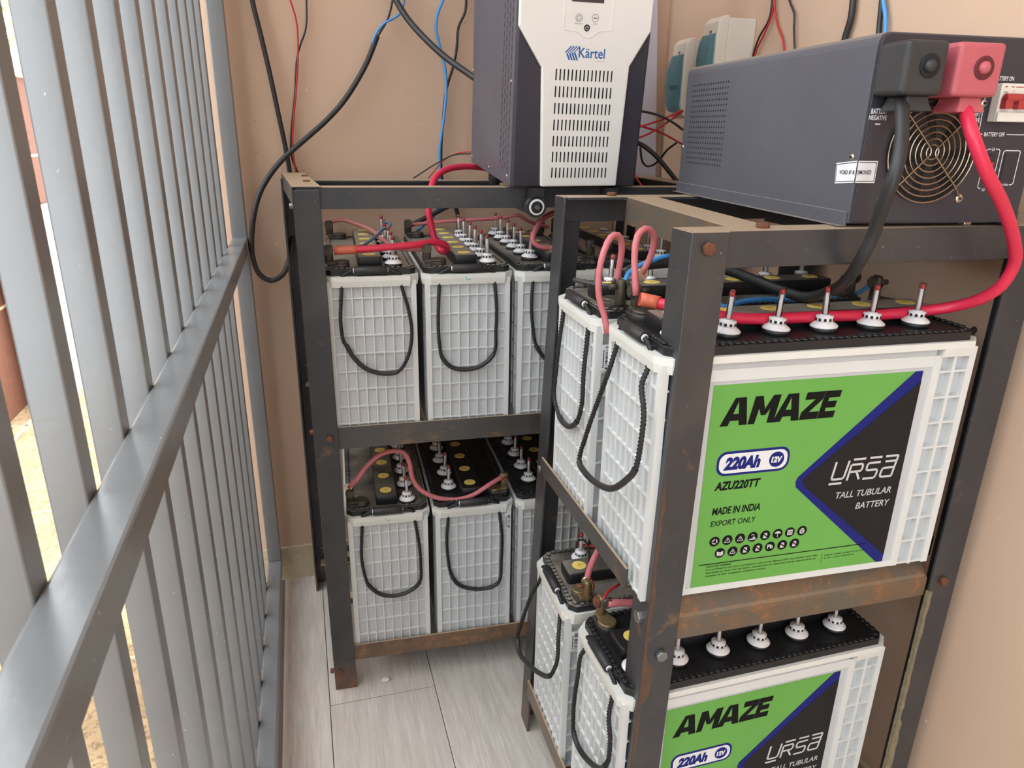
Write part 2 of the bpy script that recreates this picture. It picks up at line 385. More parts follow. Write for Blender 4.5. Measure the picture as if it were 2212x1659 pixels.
# near rack
rb_ = empty('battery_rack', (.4433,-.6889,0), -.0133); tag(rb_, 'foreground steel angle rack carrying the green labelled batteries and the lying inverter', 'rack')
WB, DB, HB = .529, .4976, 1.1641
pa = post(rb_, (0,0,HB), (-.0227,0,0), U, V, M['steel_edge'])
pb = post(rb_, (0,DB,HB), (-.0384,DB+.0007,0), U, nV, M['steel'])
pc = post(rb_, (WB,0,HB), (WB,0,0), nU, V, M['steel'])
pd = post(rb_, (WB,DB,HB), (WB,DB,0), nU, nV, M['steel'])
beam(rb_, (.006,.0052,HB), (WB-.006,.0052,HB), D, V, .044, .045, M['steel'])
beam(rb_, (.006,DB-.0052,HB), (WB-.006,DB-.0052,HB), D, nV, .046, .045, M['steel'])
cb = beam(rb_, (.073,.046,HB-.0002), (.117,DB-.046,HB-.0002), U, D, .06, .046, M['steel_rust'])
beam(rb_, (.40,.046,HB-.0002), (.40,DB-.046,HB-.0002), U, D, .05, .046, M['steel'])
for zb, hb in ((.6569,.035), (.1117,.042)):
    beam(rb_, (WB-.0052,.052,zb), (WB-.0052,DB-.052,zb), D, nU, hb, .04, M['steel'])
    beam(rb_, (.03,DB-.0052,zb), (WB-.006,DB-.0052,zb), D, nV, hb, .045, M['steel'])
beam(rb_, (-.0240,.052,.6495), (-.0275,DB-.053,.646), W, U, .033, .04, M['steel_mid'])
beam(rb_, (-.0400,.052,.108), (-.0425,DB-.053,.108), W, U, .041, .04, M['steel_rust'])
mb = MB(); mb.prism([(.0052,.583),(.0052,.617),(.012,.622),(.034,.650),(.052,.650),(.052,.583)], 'x', -.004, WB-.052); mb.build('beam', M['steel_rust'], rb_, .003)
beam(rb_, (.0,.0052,.1117), (WB-.006,.0052,.1117), D, V, .042, .045, M['steel_rust'])
washer_bolt(pa, (.022,-.0002,1.1455), nV, M['rustbolt'], .0085); washer_bolt(pa, (.0155,-.0002,.568), nV, M['zinc'], .009, .007)
washer_bolt(pa, (-.0095,.022,.622), nU, M['zinc'], .010, .007); washer_bolt(pb, (-.018,DB-.026,.64), nU, M['zinc'], .008, .006)
washer_bolt(pb, (.0145,DB-.0058,1.146), nV, M['zinc'], .008, .004); washer_bolt(pb, (-.032,DB-.03,.105), nU, M['rustbolt'], .008, .004)
washer_bolt(pc, (WB-.028,-.0002,.612), nV, M['rustbolt'], .0075)
washer_bolt(cb, (.112,.03,HB), W, M['rustbolt'], .009); washer_bolt(cb, (.10,DB-.02,HB), W, M['rustbolt'], .009); washer_bolt(rb_, (.41,.022,HB), W, M['screw'], .009)
mb = MB(); n = 60; ed = []
for k in range(n+1):
    z = .04+.80*k/n; e = -.0227*(1-z/HB)+.0006; ed.append((e, e+.003+.006*random.random()*abs(math.sin(k*.37))+(.012 if 33 < k < 39 else 0), z))
for p, q in zip(ed, ed[1:]): mb.face([(p[0],-.0004,p[2]), (p[1],-.0004,p[2]), (q[1],-.0004,q[2]), (q[0],-.0004,q[2])])
mb.build('rust_streak', M['steel_streak'], pa)
# flaky sealant strip along the right post
mb = MB(); n = 46; pts0 = []; pts1 = []
for k in range(n+1):
    z = .585*(1-k/n)+.01; e = WB-T-.001; pts0.append((e-.001-.0015*random.random(), z)); pts1.append((e+.003+.003*random.random()+(.005 if 20 < k < 34 else 0), z))
for k in range(n):
    a, b2, c, d2 = pts0[k], pts1[k], pts1[k+1], pts0[k+1]
    mb.hull([(a[0],-.0035,a[1]),(b2[0],-.0030,b2[1]),(c[0],-.0030,c[1]),(d2[0],-.0035,d2[1])], [(a[0],.004,a[1]),(b2[0],-.0002,b2[1]),(c[0],-.0002,c[1]),(d2[0],.004,d2[1])])
mb.build('sealant_strip', simple('old_sealant', (120,108,84), .7, var=(150,140,116), vs=120), pc)

# ------------------------------------------------------------------ batteries
L, WD, HR = .487, .19, .3557
LH = L/2
def chamf(x, y, c): return [(-x+c,-y),(x-c,-y),(x,-y+c),(x,y-c),(x-c,y),(-x+c,y),(-x,y-c),(-x,-y+c)]
def container():
    b = MB(); b.mi = 0
    hx, hy = WD/2-.006, LH-.006; s = .0048
    # recessed core, corner pillars, frames
    b.mi = 2
    b.box(-hx+.0025, hx-.0025, -hy+.064, hy-.064, 0, HR-.006); b.box(-hx+.010, hx-.010, -hy+s, -hy+.064, 0, HR-.006); b.box(-hx+.010, hx-.010, hy-.064, hy-s, 0, HR-.006); b.mi = 0
    for sx in (-1, 1):
        for sy in (-1, 1):
            xa, xb = sorted((sx*hx, sx*(hx-.011))); ya, yb = sorted((sy*hy, sy*(hy-.011))); b.box(xa, xb, ya, yb, 0, HR-.01)
    # end lattices
    nc = 8; zs = [.0015+.0385*k for k in range(10)]
    for sy in (-1, 1):
        ya, yb = sorted((sy*(hy-.0004), sy*(hy-.006)))
        for k in range(1, nc):
            x = -hx+.010+(2*hx-.020)*k/nc; b.box(x-.0013, x+.0013, ya, yb, 0, HR-.02)
        for z in zs:
            if z < HR-.02: b.box(-hx+.008, hx-.008, ya+(.0004 if sy < 0 else 0), yb-(.0004 if sy > 0 else 0), z, z+.0028)
    # long sides: two pocket columns at each end, pillar, plain panel
    for sx in (-1, 1):
        xa, xb = sorted((sx*(hx-.0004), sx*(hx-.0105))); pa_, pb_ = sorted((sx*(hx-.001), sx*(hx-.006)))
        for sy in (-1, 1):
            for yy, wv in ((hy-.033, .003), (hy-.061, .010)):
                y = sy*yy; b.box(xa, xb, y-wv/2-.001, y+wv/2+.001, 0, HR-.02)
            y0, y1 = sorted((sy*(hy-.060), sy*(hy-.002)))
            for z in zs:
                if z < HR-.02: b.box(xa+(.0005 if sx < 0 else 0), xb-(.0005 if sx > 0 else 0), y0, y1, z, z+.0030)
        b.box(pa_, pb_, -hy+.064, hy-.064, 0, .010); b.box(pa_, pb_, -hy+.064, hy-.064, HR-.036, HR-.02)
    # rim
    b.mi = 1
    def inter(poly, ya, yb):
        out = [(x, y) for x, y in poly if ya-1e-6 <= y <= yb+1e-6]
        return out
    o1 = chamf(WD/2, LH, .018)
    b.hull([(x, y, HR-.0095) for x, y in o1], [(x, y, HR) for x, y in o1])
    for sy in (-1, 1):
        lo = [(-WD/2+.002,LH-.066), (WD/2-.002,LH-.066), (WD/2-.002,LH-.019), (WD/2-.019,LH-.002), (-WD/2+.019,LH-.002), (-WD/2+.002,LH-.019)]
        hi = [(-WD/2,LH-.066), (WD/2,LH-.066), (WD/2,LH-.018), (WD/2-.018,LH), (-WD/2+.018,LH), (-WD/2,LH-.018)]
        b.hull([(x, sy*y, HR-.0215) for x, y in lo], [(x, sy*y, HR-.0094) for x, y in hi])
    return b.build('container', [M['white'], M['cream'], M['white_thin']], None)
def lid_mesh(mat):
    b = MB(); zt = HR+.017
    x, y, c = WD/2-.005, LH-.012, .012
    b.hull([(p, q, HR) for p, q in chamf(x, y, c)], [(p, q, HR+.012) for p, q in chamf(x, y, c)])
    # scalloped raised edge
    def run(ax, ay, bx, by):
        d = math.hypot(bx-ax, by-ay); n = int(d/.0105)
        for k in range(n):
            t = (k+.5)/n; px, py = ax+(bx-ax)*t, ay+(by-ay)*t
            b.rbox(px-.0050, px+.0050, py-.0046, py+.0046, HR+.012, HR+.0152, .0035, 2, .0012)
    e = .006
    for (ax, ay), (bx, by) in zip(chamf(x-e, y-e, c), chamf(x-e, y-e, c)[1:]+chamf(x-e, y-e, c)[:1]): run(ax, ay, bx, by)
    return b.build('lid', mat, None, .0008, 1)
def plug_mesh():
    b = MB(); b.mi = 1; b.lathe([(.0180,0),(.0180,.006),(.0165,.0075)], n=22)
    b.mi = 0; b.lathe([(.0178,.007),(.0185,.0085),(.0168,.0105),(.0125,.0135),(.0115,.0145)], n=24)
    b.lathe([(.0112,.0145),(.0112,.0215),(.0105,.0222)], n=20)
    b.lathe([(.0113,.0208),(.0113,.0222),(.006,.0228),(.0058,.024)], n=20)
    b.mi = 2
    for k in range(10):
        a = 2*PI*k/10; c, s = math.cos(a), math.sin(a); t = Vector((-s, c, 0)); q = Vector((c, s, 0))*.01135
        b.hull([q-t*.0017+Vector((0,0,.0160)), q+t*.0017+Vector((0,0,.0160)), q*.9+t*.0017+Vector((0,0,.0160)), q*.9-t*.0017+Vector((0,0,.0160))],
               [q-t*.0017+Vector((0,0,.0198)), q+t*.0017+Vector((0,0,.0198)), q*.9+t*.0017+Vector((0,0,.0198)), q*.9-t*.0017+Vector((0,0,.0198))])
    p = b.build('vent_plug', [M['plug'], M['lid_clean'], M['dark']], None)
    b = MB(); b.mi = 0; b.lathe([(.0022,.0236),(.0022,.054)], n=10); b.mi = 1; b.lathe([(.0027,.0541),(.0029,.0605)], n=10)
    f = b.build('float_indicator', [M['plug'], M['redtip']], p)
    b = MB(); b.lathe([(.0043,.0238),(.0043,.0615),(.0035,.0622)], n=12); g = b.build('clear_tube', M['clear'], p)
    return p
def terminal_mesh(mat, name='terminal'):
    b = MB(); b.mi = 1; b.lathe([(.0165,0),(.0165,.010)], (.027,.012,0), 20); b.box(.0, .027, -.004, .028, 0, .008)
    b.mi = 0; b.lathe([(.0160,.010),(.0160,.0135),(.014,.015)], (.027,.012,0), 20); b.box(-.001, .020, .001, .022, .008, .0145)
    b.rbox(-.006, .012, .004, .016, .010, .047, .005, 3, .003)
    return b.build(name, [mat, M['termcap']], None, .0008, 1)
def terminal_bolt(mat, par):
    b = MB(); bolt(b, (.003,.004,.036), nV, .0088, .006); b.lathe([(.010,.001),(.010,.004)], (.003,0,.036), 16, 'y'); b.lathe([(.0042,.016),(.0042,.028)], (.003,0,.036), 10, 'y')
    return b.build('terminal_bolt', mat, par)
P_cont = container(); P_lid = {k: lid_mesh(M[k]) for k in ('lid_clean', 'lid_dusty', 'lid_mid')}
P_plug = plug_mesh(); P_term = {'lead': terminal_mesh(M['lead']), 'brass': terminal_mesh(M['brass'])}
P_tb = {'lead': terminal_bolt(M['lead'], P_term['lead']), 'brass': terminal_bolt(M['rustbolt'], P_term['brass'])}
def ridge_mesh(mat):
    b = MB(); b.rbox(-.024, .024, -LH+.030, LH-.030, HR+.010, HR+.034, .006, 3, .002); return b.build('cell_cover', mat, None, .001, 1)
P_ridge = {k: ridge_mesh(M[k]) for k in P_lid}
b = MB(); b.lathe([(.0132,0),(.0132,.0009)], n=24); b.mi = 1; b.box(-.0045, .0045, -.0006, .0006, .0009, .0012); b.box(-.0006, .0006, -.0045, .0045, .0009, .0012); P_disc = b.build('yellow_disc', [M['yellow'], simple('disc_mark', (200,150,40), .5)])
PROTO = [P_cont, P_plug, P_disc] + list(P_lid.values()) + list(P_ridge.values()) + list(P_term.values())
def dup(o, parent):
    c = o.copy(); C.objects.link(c); c.parent = parent
    for ch in o.children: dup(ch, c)
    return c
GB = 'white tubular batteries in the two racks'
def battery(loc, rz, label, lidk='lid_mid', term='lead', loop=None, end=-1, front_label=None, sticker=None, mark=False, ridgek=None):
    r = empty('battery', loc, rz); tag(r, label, 'battery', GB)
    dup(P_cont, r); dup(P_lid[lidk], r); rd = dup(P_ridge[ridgek or lidk], r)
    for k in range(6):
        y = -LH+.0535+.0740*k
        d = dup(P_disc, rd); d.location = (0, y+.005, HR+.034)
        p = dup(P_plug, r); p.location = (.0475, -LH+.040+.0735*k, HR+.011)
        p.rotation_euler = (random.uniform(-.05, .05), random.uniform(-.05, .05), random.uniform(0, 6))
    t = dup(P_term[term], r); t.location = (-.083, -LH+.030, HR+.011)
    t = dup(P_term[term], r); t.location = (-.083, LH-.054, HR+.011)
    if loop:
        # handle on one end: roller, rope and sleeve, in end coordinates (s to the right as seen, z, out)
        sgn = end
        def E(s, z, o): return (s*(-sgn), sgn*(LH+o), z)
        q = [E(*p) for p in loop]
        full = [E(-.036, HR+.011, -.006), E(-.044, HR+.008, -.006), E(loop[0][0]*.97, HR-.001, -.007)] + q + [E(loop[-1][0]*.97, HR-.001, -.007), E(.044, HR+.008, -.006), E(.036, HR+.011, -.006)]
        sp = spline(full, .0015)
        h = MB(); h.tube(sp, .0034, 9, twist=400); ho = h.build('rope_handle', M['rope'], r)
        # sleeve between the two marked points of the loop
        i0, i1 = loop_marks[id(loop)]
        P0, P1 = Vector(q[i0]), Vector(q[i1])
        k0 = min(range(len(sp)), key=lambda k: (sp[k]-P0).length); k1 = min(range(len(sp)), key=lambda k: (sp[k]-P1).length)
        h = MB(); h.tube(sp[min(k0,k1):max(k0,k1)+1], .0048, 10); h.build('grip_sleeve', M['rubber'], ho)
        h = MB(); a, c = E(-.033, HR+.011, -.006), E(.033, HR+.011, -.006); h.cyl(a, c, .0085, 18); h.mi = 1; h.cyl(E(-.0345, HR+.011, -.006), E(.0345, HR+.011, -.006), .0050, 12); h.build('handle_roller', [M['rubber'], M['plug']], r, .0008, 1)
    if sticker:
        s, z, side = sticker
        if side: F = Flat(lambda u, v, o: (-WD/2+.006-.0006-o, LH-.006-u, v))
        else: F = Flat(lambda u, v, o: (-end*u, end*(LH-.006+.0006+o), v))
        F.rrect(s-.007, s+.007, z-.021, z+.021, .002, 0, 0)
        for k in range(16):
            if random.random() < .85: F.rect(s-.001, s+.005, z-.018+.00225*k, z-.018+.00225*k+random.choice((.0006,.001,.0015)), 1, 1)
        for k in range(9): F.rect(s-.0052, s-.0034, z-.016+.0032*k, z-.016+.0032*k+.0022, 1, 1)
        F.build('barcode_sticker', [M['stick'], M['ink']], r, (-1, 0, 0) if side else (0, end, 0))
    if mark:
        F = Flat(lambda u, v, o: (-end*u, end*(LH+.0006+o), v)); F.line([(-.006,HR-.006),(-.002,HR-.013),(.005,HR-.010)], .0013, 0, 0); F.build('pen_mark', [simple('green_ink', (60,170,150), .6)], r, (0, end, 0))
    if front_label: big_label(r, front_label)
    return r
GLY = (0.55, 0.56, 0.50)
def big_label(r, dz):
    # on the +X long side of the battery: u runs from the handle end, v is height above the battery base
    X = WD/2-.006-.0025+.0004
    F = Flat(lambda u, v, o: (X+o, -LH+u-.008, v), .0003)
    d = lambda q: HR-(q*1.032+.002)
    a, rt, tp, bt = .090, .408, d(.038), d(.334)
    F.rect(a, rt, bt, tp, 0, 0)
    F.poly([(rt,tp),(rt,bt),(rt-.010,bt),(.2355,d(.194)),(.2335,d(.1865)),(.2355,d(.179)),(rt-.012,tp)], 1, 1)
    F.poly([(rt,d(.052)),(rt,d(.322)),(.2465,d(.192)),(.2445,d(.1865)),(.2465,d(.181))], 2, 2)
    # AMAZE, heavy slanted capitals
    h0, h1 = d(.0945), d(.0565); H = h1-h0; sl = .012
    def gl(x, w, polys):
        for q, p in enumerate(polys): F.poly([(x+w*i+sl*j*.6, h0+H*j) for i, j in p], 1+.2*q, 3)
    Ag = [[(0,0),(.30,0),(.48,1),(.30,1)], [(.42,1),(.70,1),(1,0),(.70,0)], [(.22,.18),(.80,.18),(.74,.42),(.30,.42)]]
    Mg = [[(0,0),(.26,0),(.30,1),(0,1)], [(.74,0),(1,0),(1,1),(.70,1)], [(.04,1),(.30,1),(.60,.30),(.42,.30)], [(.70,1),(.96,1),(.60,.30),(.42,.30)]]
    Zg = [[(0,0),(1,0),(1,.27),(0,.27)], [(0,.73),(1,.73),(1,1),(0,1)], [(0,.27),(.42,.27),(1,.73),(.58,.73)]]
    Eg = [[(0,0),(.34,0),(.34,1),(0,1)], [(.3,0),(1,0),(1,.25),(.3,.25)], [(.3,.38),(.9,.38),(.9,.62),(.3,.62)], [(.3,.75),(1,.75),(1,1),(.3,1)]]
    for x, wv, g in ((.1045,.040,Ag), (.1455,.038,Mg), (.182,.040,Ag), (.2225,.0275,Zg), (.2505,.025,Eg)): gl(x, wv, g)
    F.rrect(.1075,.2175,d(.1655),d(.1305),.014,1,1); F.rrect(.1110,.2140,d(.1620),d(.1340),.0115,2,4); F.disc((.1975,d(.148)),.0115,3,1)
    F.text('220Ah', .118,.173,d(.1575),d(.1385),3,1,.06,.25); F.text('12V', .1892,.2058,d(.1525),d(.1435),4,4,.06,.1)
    F.text('AZU220TT', .1085,.178,d(.1865),d(.1735),1,3,.042,.2); F.text('MADE IN INDIA', .1095,.1835,d(.2225),d(.2115),1,3,.03,.15); F.text('EXPORT ONLY', .1095,.1790,d(.2400),d(.2315),1,3,.008,.1)
    for row, (n, u0, dd) in enumerate(((8,.1190,.2635), (7,.1295,.2825))):
        for k in range(n):
            c = (u0+.0198*k, d(dd)); F.disc(c, .0079, 1, 3)
            g = 5; q = .0045
            tri = [(c[0]-q,c[1]-q*.75),(c[0]+q,c[1]-q*.75),(c[0],c[1]+q*.9),(c[0]-q,c[1]-q*.75)]
            if (row, k) in ((0,1),(0,2),(1,1)): F.line(tri, .0009, 2, g); F.bar((c[0],c[1]-.0015),(c[0],c[1]+.0015), .0010, 2, g)
            elif (row, k) == (0,0):
                for t in range(3):
                    a0 = PI/2+t*2*PI/3; F.bar((c[0]+q*math.cos(a0)*.95, c[1]+q*math.sin(a0)*.95), (c[0]+q*math.cos(a0+1.5)*.95, c[1]+q*math.sin(a0+1.5)*.95), .0018, 2, g)
            elif (row, k) == (1,4): F.text('Pb', c[0]-.0047,c[0]+.0047,c[1]-.0033,c[1]+.0037,2,g,.04)
            elif (row, k) == (0,5):
                F.poly([(c[0]-.005,c[1]+.0005)]+[(c[0]+.005*math.cos(t*PI/6),c[1]+.0005+.004*math.sin(t*PI/6)) for t in range(7)], 2, g); F.bar((c[0],c[1]+.001),(c[0],c[1]-.0055),.0009,2,g)
            elif (row, k) == (0,3): F.bar((c[0]-.005,c[1]-.0035),(c[0]+.005,c[1]-.0035),.0022,2,g); F.poly([(c[0]-.001,c[1]-.002),(c[0]+.0045,c[1]-.002),(c[0]+.0015,c[1]+.0012)],2,g); F.bar((c[0]-.003,c[1]+.0035),(c[0]+.002,c[1]+.0035),.001,2,g)
            elif (row, k) == (0,6): F.rect(c[0]-.0042,c[0]+.0042,c[1]-.0042,c[1]+.0042,2,g); F.bar((c[0]-.003,c[1]+.0015),(c[0]+.003,c[1]+.0015),.0008,3,3); F.bar((c[0]-.003,c[1]-.001),(c[0]+.003,c[1]-.001),.0008,3,3)
            elif (row, k) == (0,7): F.poly([(c[0]-.0045,c[1]+.001),(c[0]+.0045,c[1]+.001),(c[0]+.003,c[1]-.0045),(c[0]-.003,c[1]-.0045)],2,g); F.poly([(c[0]-.004,c[1]+.002),(c[0]+.004,c[1]+.002),(c[0],c[1]+.005)],2,g); F.bar((c[0]-.002,c[1]-.0015),(c[0]+.002,c[1]-.0015),.0015,3,3)
            elif (row, k) == (1,0): F.poly([(c[0]-.005,c[1]+.003),(c[0],c[1]+.0015),(c[0],c[1]-.005),(c[0]-.005,c[1]-.0035)],2,g); F.poly([(c[0]+.0006,c[1]+.0015),(c[0]+.005,c[1]+.003),(c[0]+.005,c[1]-.0035),(c[0]+.0006,c[1]-.005)],2,g)
            else: F.poly([(c[0]-.0035,c[1]-.0045),(c[0]+.0035,c[1]-.0045),(c[0]+.0025,c[1]+.004),(c[0]-.0025,c[1]+.004)],2,g); F.bar((c[0]-.006,c[1]+.005),(c[0]+.006,c[1]-.005),.0018,3,3)
    F.rect(.099,.371,d(.2992),d(.2978),1,3); F.rect(.2985,.2990,d(.3215),d(.3040),1,3)
    F.text('STATUTORY WARNING', .111,.150,d(.3042),d(.3012),1,3,.02)
    for k, (t, u1) in enumerate((('It is mandated by law that used batteries must not be disposed off in any manner other than', .291), ('depositing the same with the dealer, manufacturer or registered recycler appointed by the', .290), ('company at their designated collection centers.', .207))):
        F.text(t, .111, u1, d(.3092+.0050*k), d(.3060+.0050*k), 1, 3, .012)
    F.text('Capacity : 220Ah C20 @ 27°C till 10.5V', .303,.371,d(.3110),d(.3080),1,3,.01); F.text('Sp. Gr. : 1.240 ± 0.005 (27°C)', .303,.354,d(.3158),d(.3128),1,3,.01)
    # URSA in thin rounded strokes
    w_ = .0034; t0, t1 = d(.1915), d(.1615); kx = .0045
    def ST(x, pts): F.line([(x+.021*i+kx*j, t0+(t1-t0)*j) for i, j in pts], w_, 3, 5)
    ST(.290, [(0,1),(0,.16),(.16,.12),(.84,.12),(.95,.22),(1,1)]); ST(.288, [(0,-.1),(1,-.1)])
    ST(.3165, [(0,0),(0,.78)]); ST(.3165, [(.05,1.04),(1,1.04)]); ST(.3165, [(0,.78),(.86,.78),(.95,.68),(.92,.46),(.8,.42),(0,.42)]); ST(.3165, [(.55,.42),(.95,0)])
    ST(.3435, [(.05,1.04),(1,1.04)]); ST(.3435, [(1,.78),(.1,.78),(0,.68),(.02,.48),(.1,.42),(.86,.42),(.95,.32),(.92,.08),(.82,0),(-.05,0)])
    ST(.3705, [(.0,1.04),(1,1.04)]); ST(.3705, [(1,1.04),(.95,0),(.1,0),(0,.1),(.02,.38),(.12,.45),(.95,.45)]); ST(.3705, [(.1,.78),(1,.78)])
    F.text('TALL TUBULAR', .3030,.3960,d(.2185),d(.2085),3,6,.012,.18); F.text('BATTERY', .3400,.3975,d(.2385),d(.2285),3,6,.012,.18)
    F.build('label', [M['green'], M['navy'], M['lblack'], M['ink'], M['stick'], M['silver_ink'], M['grey_white']], r, (1, 0, 0))
M['grey_white'] = simple('print_pale_grey', (190,190,190), .5)
loop_marks = {}
LOOPS = {'A0u': ([(-0.05852, 0.3317, -0.004), (-0.0616, 0.304, 0.001), (-0.0645, 0.2625, 0.001), (-0.0606, 0.2227, 0.001), (-0.0564, 0.2166, 0.001), (-0.0423, 0.1893, 0.001), (-0.0184, 0.164, 0.001), (0.0169, 0.1517, 0.001), (0.0457, 0.1551, 0.001), (0.0634, 0.1774, 0.001), (0.0744, 0.2129, 0.001), (0.0764, 0.2475, 0.001), (0.0698, 0.2934, 0.001), (0.06, 0.3317, -0.004)], (4, 8)), 'A1u': ([(-0.06, 0.3317, -0.004), (-0.0632, 0.2881, 0.001), (-0.0641, 0.239, 0.001), (-0.0609, 0.1947, 0.001), (-0.0582, 0.1824, 0.001), (-0.0408, 0.1599, 0.001), (-0.0141, 0.1511, 0.001), (0.024, 0.1561, 0.001), (0.0542, 0.1835, 0.001), (0.0578, 0.2334, 0.001), (0.0588, 0.2775, 0.001), (0.05585999999999999, 0.3317, -0.004)], (4, 8)), 'A2u': ([(-0.058425, 0.3317, -0.004), (-0.0615, 0.2896, 0.001), (-0.0583, 0.2451, 0.001), (-0.0487, 0.1962, 0.001), (-0.029, 0.1669, 0.001), (-0.003, 0.1452, 0.001), (0.0289, 0.1454, 0.001), (0.0575, 0.1738, 0.001), (0.0595, 0.2389, 0.001), (0.05652499999999999, 0.3317, -0.004)], (3, 7)), 'A0l': ([(-0.058045, 0.3317, -0.004), (-0.0611, 0.2987, 0.001), (-0.0633, 0.255, 0.001), (-0.0581, 0.2058, 0.001), (-0.0515, 0.1825, 0.001), (-0.0265, 0.1536, 0.001), (0.004, 0.1439, 0.001), (0.0391, 0.1503, 0.001), (0.0651, 0.172, 0.001), (0.0693, 0.2244, 0.001), (0.0677, 0.2691, 0.001), (0.06, 0.3317, -0.004)], (4, 8)), 'A1l': ([(-0.06, 0.3317, -0.004), (-0.0647, 0.2832, 0.001), (-0.0627, 0.229, 0.001), (-0.0565, 0.1871, 0.001), (-0.0377, 0.1523, 0.001), (-0.0013, 0.1353, 0.001), (0.0353, 0.1338, 0.001), (0.0589, 0.1449, 0.001), (0.0652, 0.212, 0.001), (0.0656, 0.2757, 0.001), (0.06, 0.3317, -0.004)], (3, 7)), 'B2u': ([(-0.05927999999999999, 0.3317, -0.004), (-0.0624, 0.2758, 0.001), (-0.0718, 0.2217, 0.001), (-0.0764, 0.1747, 0.001), (-0.0438, 0.149, 0.001), (0.0044, 0.1501, 0.001), (0.0438, 0.1751, 0.001), (0.0611, 0.2125, 0.001), (0.0624, 0.2652, 0.001), (0.05927999999999999, 0.3317, -0.004)], (4, 6)), 'B1u': ([(-0.053485, 0.3317, -0.004), (-0.0563, 0.2889, 0.0057), (-0.0786, 0.2346, 0.0111), (-0.1012, 0.1737, 0.0172), (-0.1117, 0.1253, 0.022), (-0.0797, 0.1201, 0.0226), (-0.0275, 0.1275, 0.0218), (0.0227, 0.1457, 0.02), (0.0626, 0.1795, 0.0166), (0.0804, 0.203, 0.0143), (0.0819, 0.2435, 0.0102), (0.0757, 0.2799, 0.0066), (0.0563, 0.3113, 0.0034), (0.053485, 0.3317, -0.004)], (4, 9)), 'B2l': ([(-0.06, 0.3317, -0.004), (-0.0832, 0.2719, 0.0087), (-0.1104, 0.193, 0.0181), (-0.121, 0.1464, 0.0237), (-0.093, 0.1305, 0.0256), (-0.0283, 0.1527, 0.023), (0.0297, 0.1814, 0.0195), (0.0759, 0.2161, 0.0154), (0.093, 0.2652, 0.0095), (0.0832, 0.2973, 0.0056), (0.06, 0.3317, -0.004)], (3, 7)), 'B1l': ([(-0.055479999999999995, 0.3317, -0.004), (-0.0584, 0.3187, 0.001), (-0.0665, 0.2688, 0.001), (-0.076, 0.2008, 0.001), (-0.0746, 0.1615, 0.001), (-0.0709, 0.1438, 0.001), (-0.0491, 0.1332, 0.001), (-0.0067, 0.1448, 0.001), (0.0429, 0.1772, 0.001), (0.0608, 0.2038, 0.001), (0.0685, 0.2231, 0.001), (0.0684, 0.2646, 0.001), (0.0584, 0.301, 0.001), (0.055479999999999995, 0.3317, -0.004)], (5, 9))}
for k in LOOPS: loop_marks[id(LOOPS[k][0])] = LOOPS[k][1]
cA, sA = math.cos(-.049), math.sin(-.049)
def A_(u, v, z): return (cA*u-sA*v, sA*u+cA*v, z)
UP, LO = .6378, .0983
for i in range(4):
    u = .0423+.1957*i+.095; v = .0065+LH
    lab = ['leftmost white battery on the far rack upper shelf, beside its left post', 'white battery with a small green rim tick, second from left, far rack upper shelf',
           'third white battery from left, far rack upper shelf', 'rightmost white battery on the far rack upper shelf, mostly behind the near rack'][i]
    flip = i == 2
    battery(A_(u, v, UP), -.049+(PI if flip else 0), lab, ['lid_dusty','lid_dusty','lid_mid','lid_dusty'][i], 'lead', LOOPS.get('A%du' % i, (None,))[0], 1 if flip else -1, mark=(i == 1))
    u = .0535+.1957*i+.095
    lab = ['leftmost white battery on the far rack lower shelf, beside its left post', 'second white battery from left on the far rack lower shelf, barcode sticker near its corner',
           'third white battery from left on the far rack lower shelf, behind the near post', 'rightmost white battery on the far rack lower shelf, behind the near rack'][i]
    flip = i in (1, 2)
    battery(A_(u, v, LO), -.049+(PI if flip else 0), lab, ['lid_mid','lid_clean','lid_clean','lid_mid'][i], 'lead' if i != 1 else 'brass', LOOPS.get('A%dl' % i, (None,))[0], 1 if flip else -1, mark=(i == 0), sticker=(.0815, HR-.048, False) if i == 1 else None)
def placeB(x, y, ph, zr, **k):
    # (x, y) = near left rim corner, ph = direction of the long axis
    flip = k.pop('flip', False)
    c, s = math.cos(ph), math.sin(ph); l, wv = LH, WD/2
    return battery((x+c*l-s*wv, y+s*l+c*wv, zr-HR), ph+(-PI/2 if not flip else PI/2), **k)
placeB(.4200, -.6825, -.040, 1.0100, label='green labelled white battery on the near rack upper shelf, in front', lidk='lid_clean', ridgek='lid_dusty', term='lead', loop=LOOPS['B1u'][0], end=-1, front_label=1)
placeB(.4175, -.4796, -.0236, 1.0083, label='rear white battery on the near rack upper shelf, with a barcode sticker', lidk='lid_mid', term='lead', loop=LOOPS['B2u'][0], end=1, flip=True, sticker=(.0175, HR-.060, True))
placeB(.4085, -.6815, .0124, .4837, label='green labelled white battery on the near rack lower shelf, in front', lidk='lid_clean', term='brass', loop=LOOPS['B1l'][0], end=-1, front_label=1)
placeB(.4000, -.4610, -.0267, .4749, label='rear white battery on the near rack lower shelf, its rope handle swinging outward', lidk='lid_mid', term='brass', loop=LOOPS['B2l'][0], end=1, flip=True, sticker=(.0175, HR-.060, True))
for o in PROTO:
    for ch in list(o.children_recursive): bpy.data.objects.remove(ch)
    bpy.data.objects.remove(o)

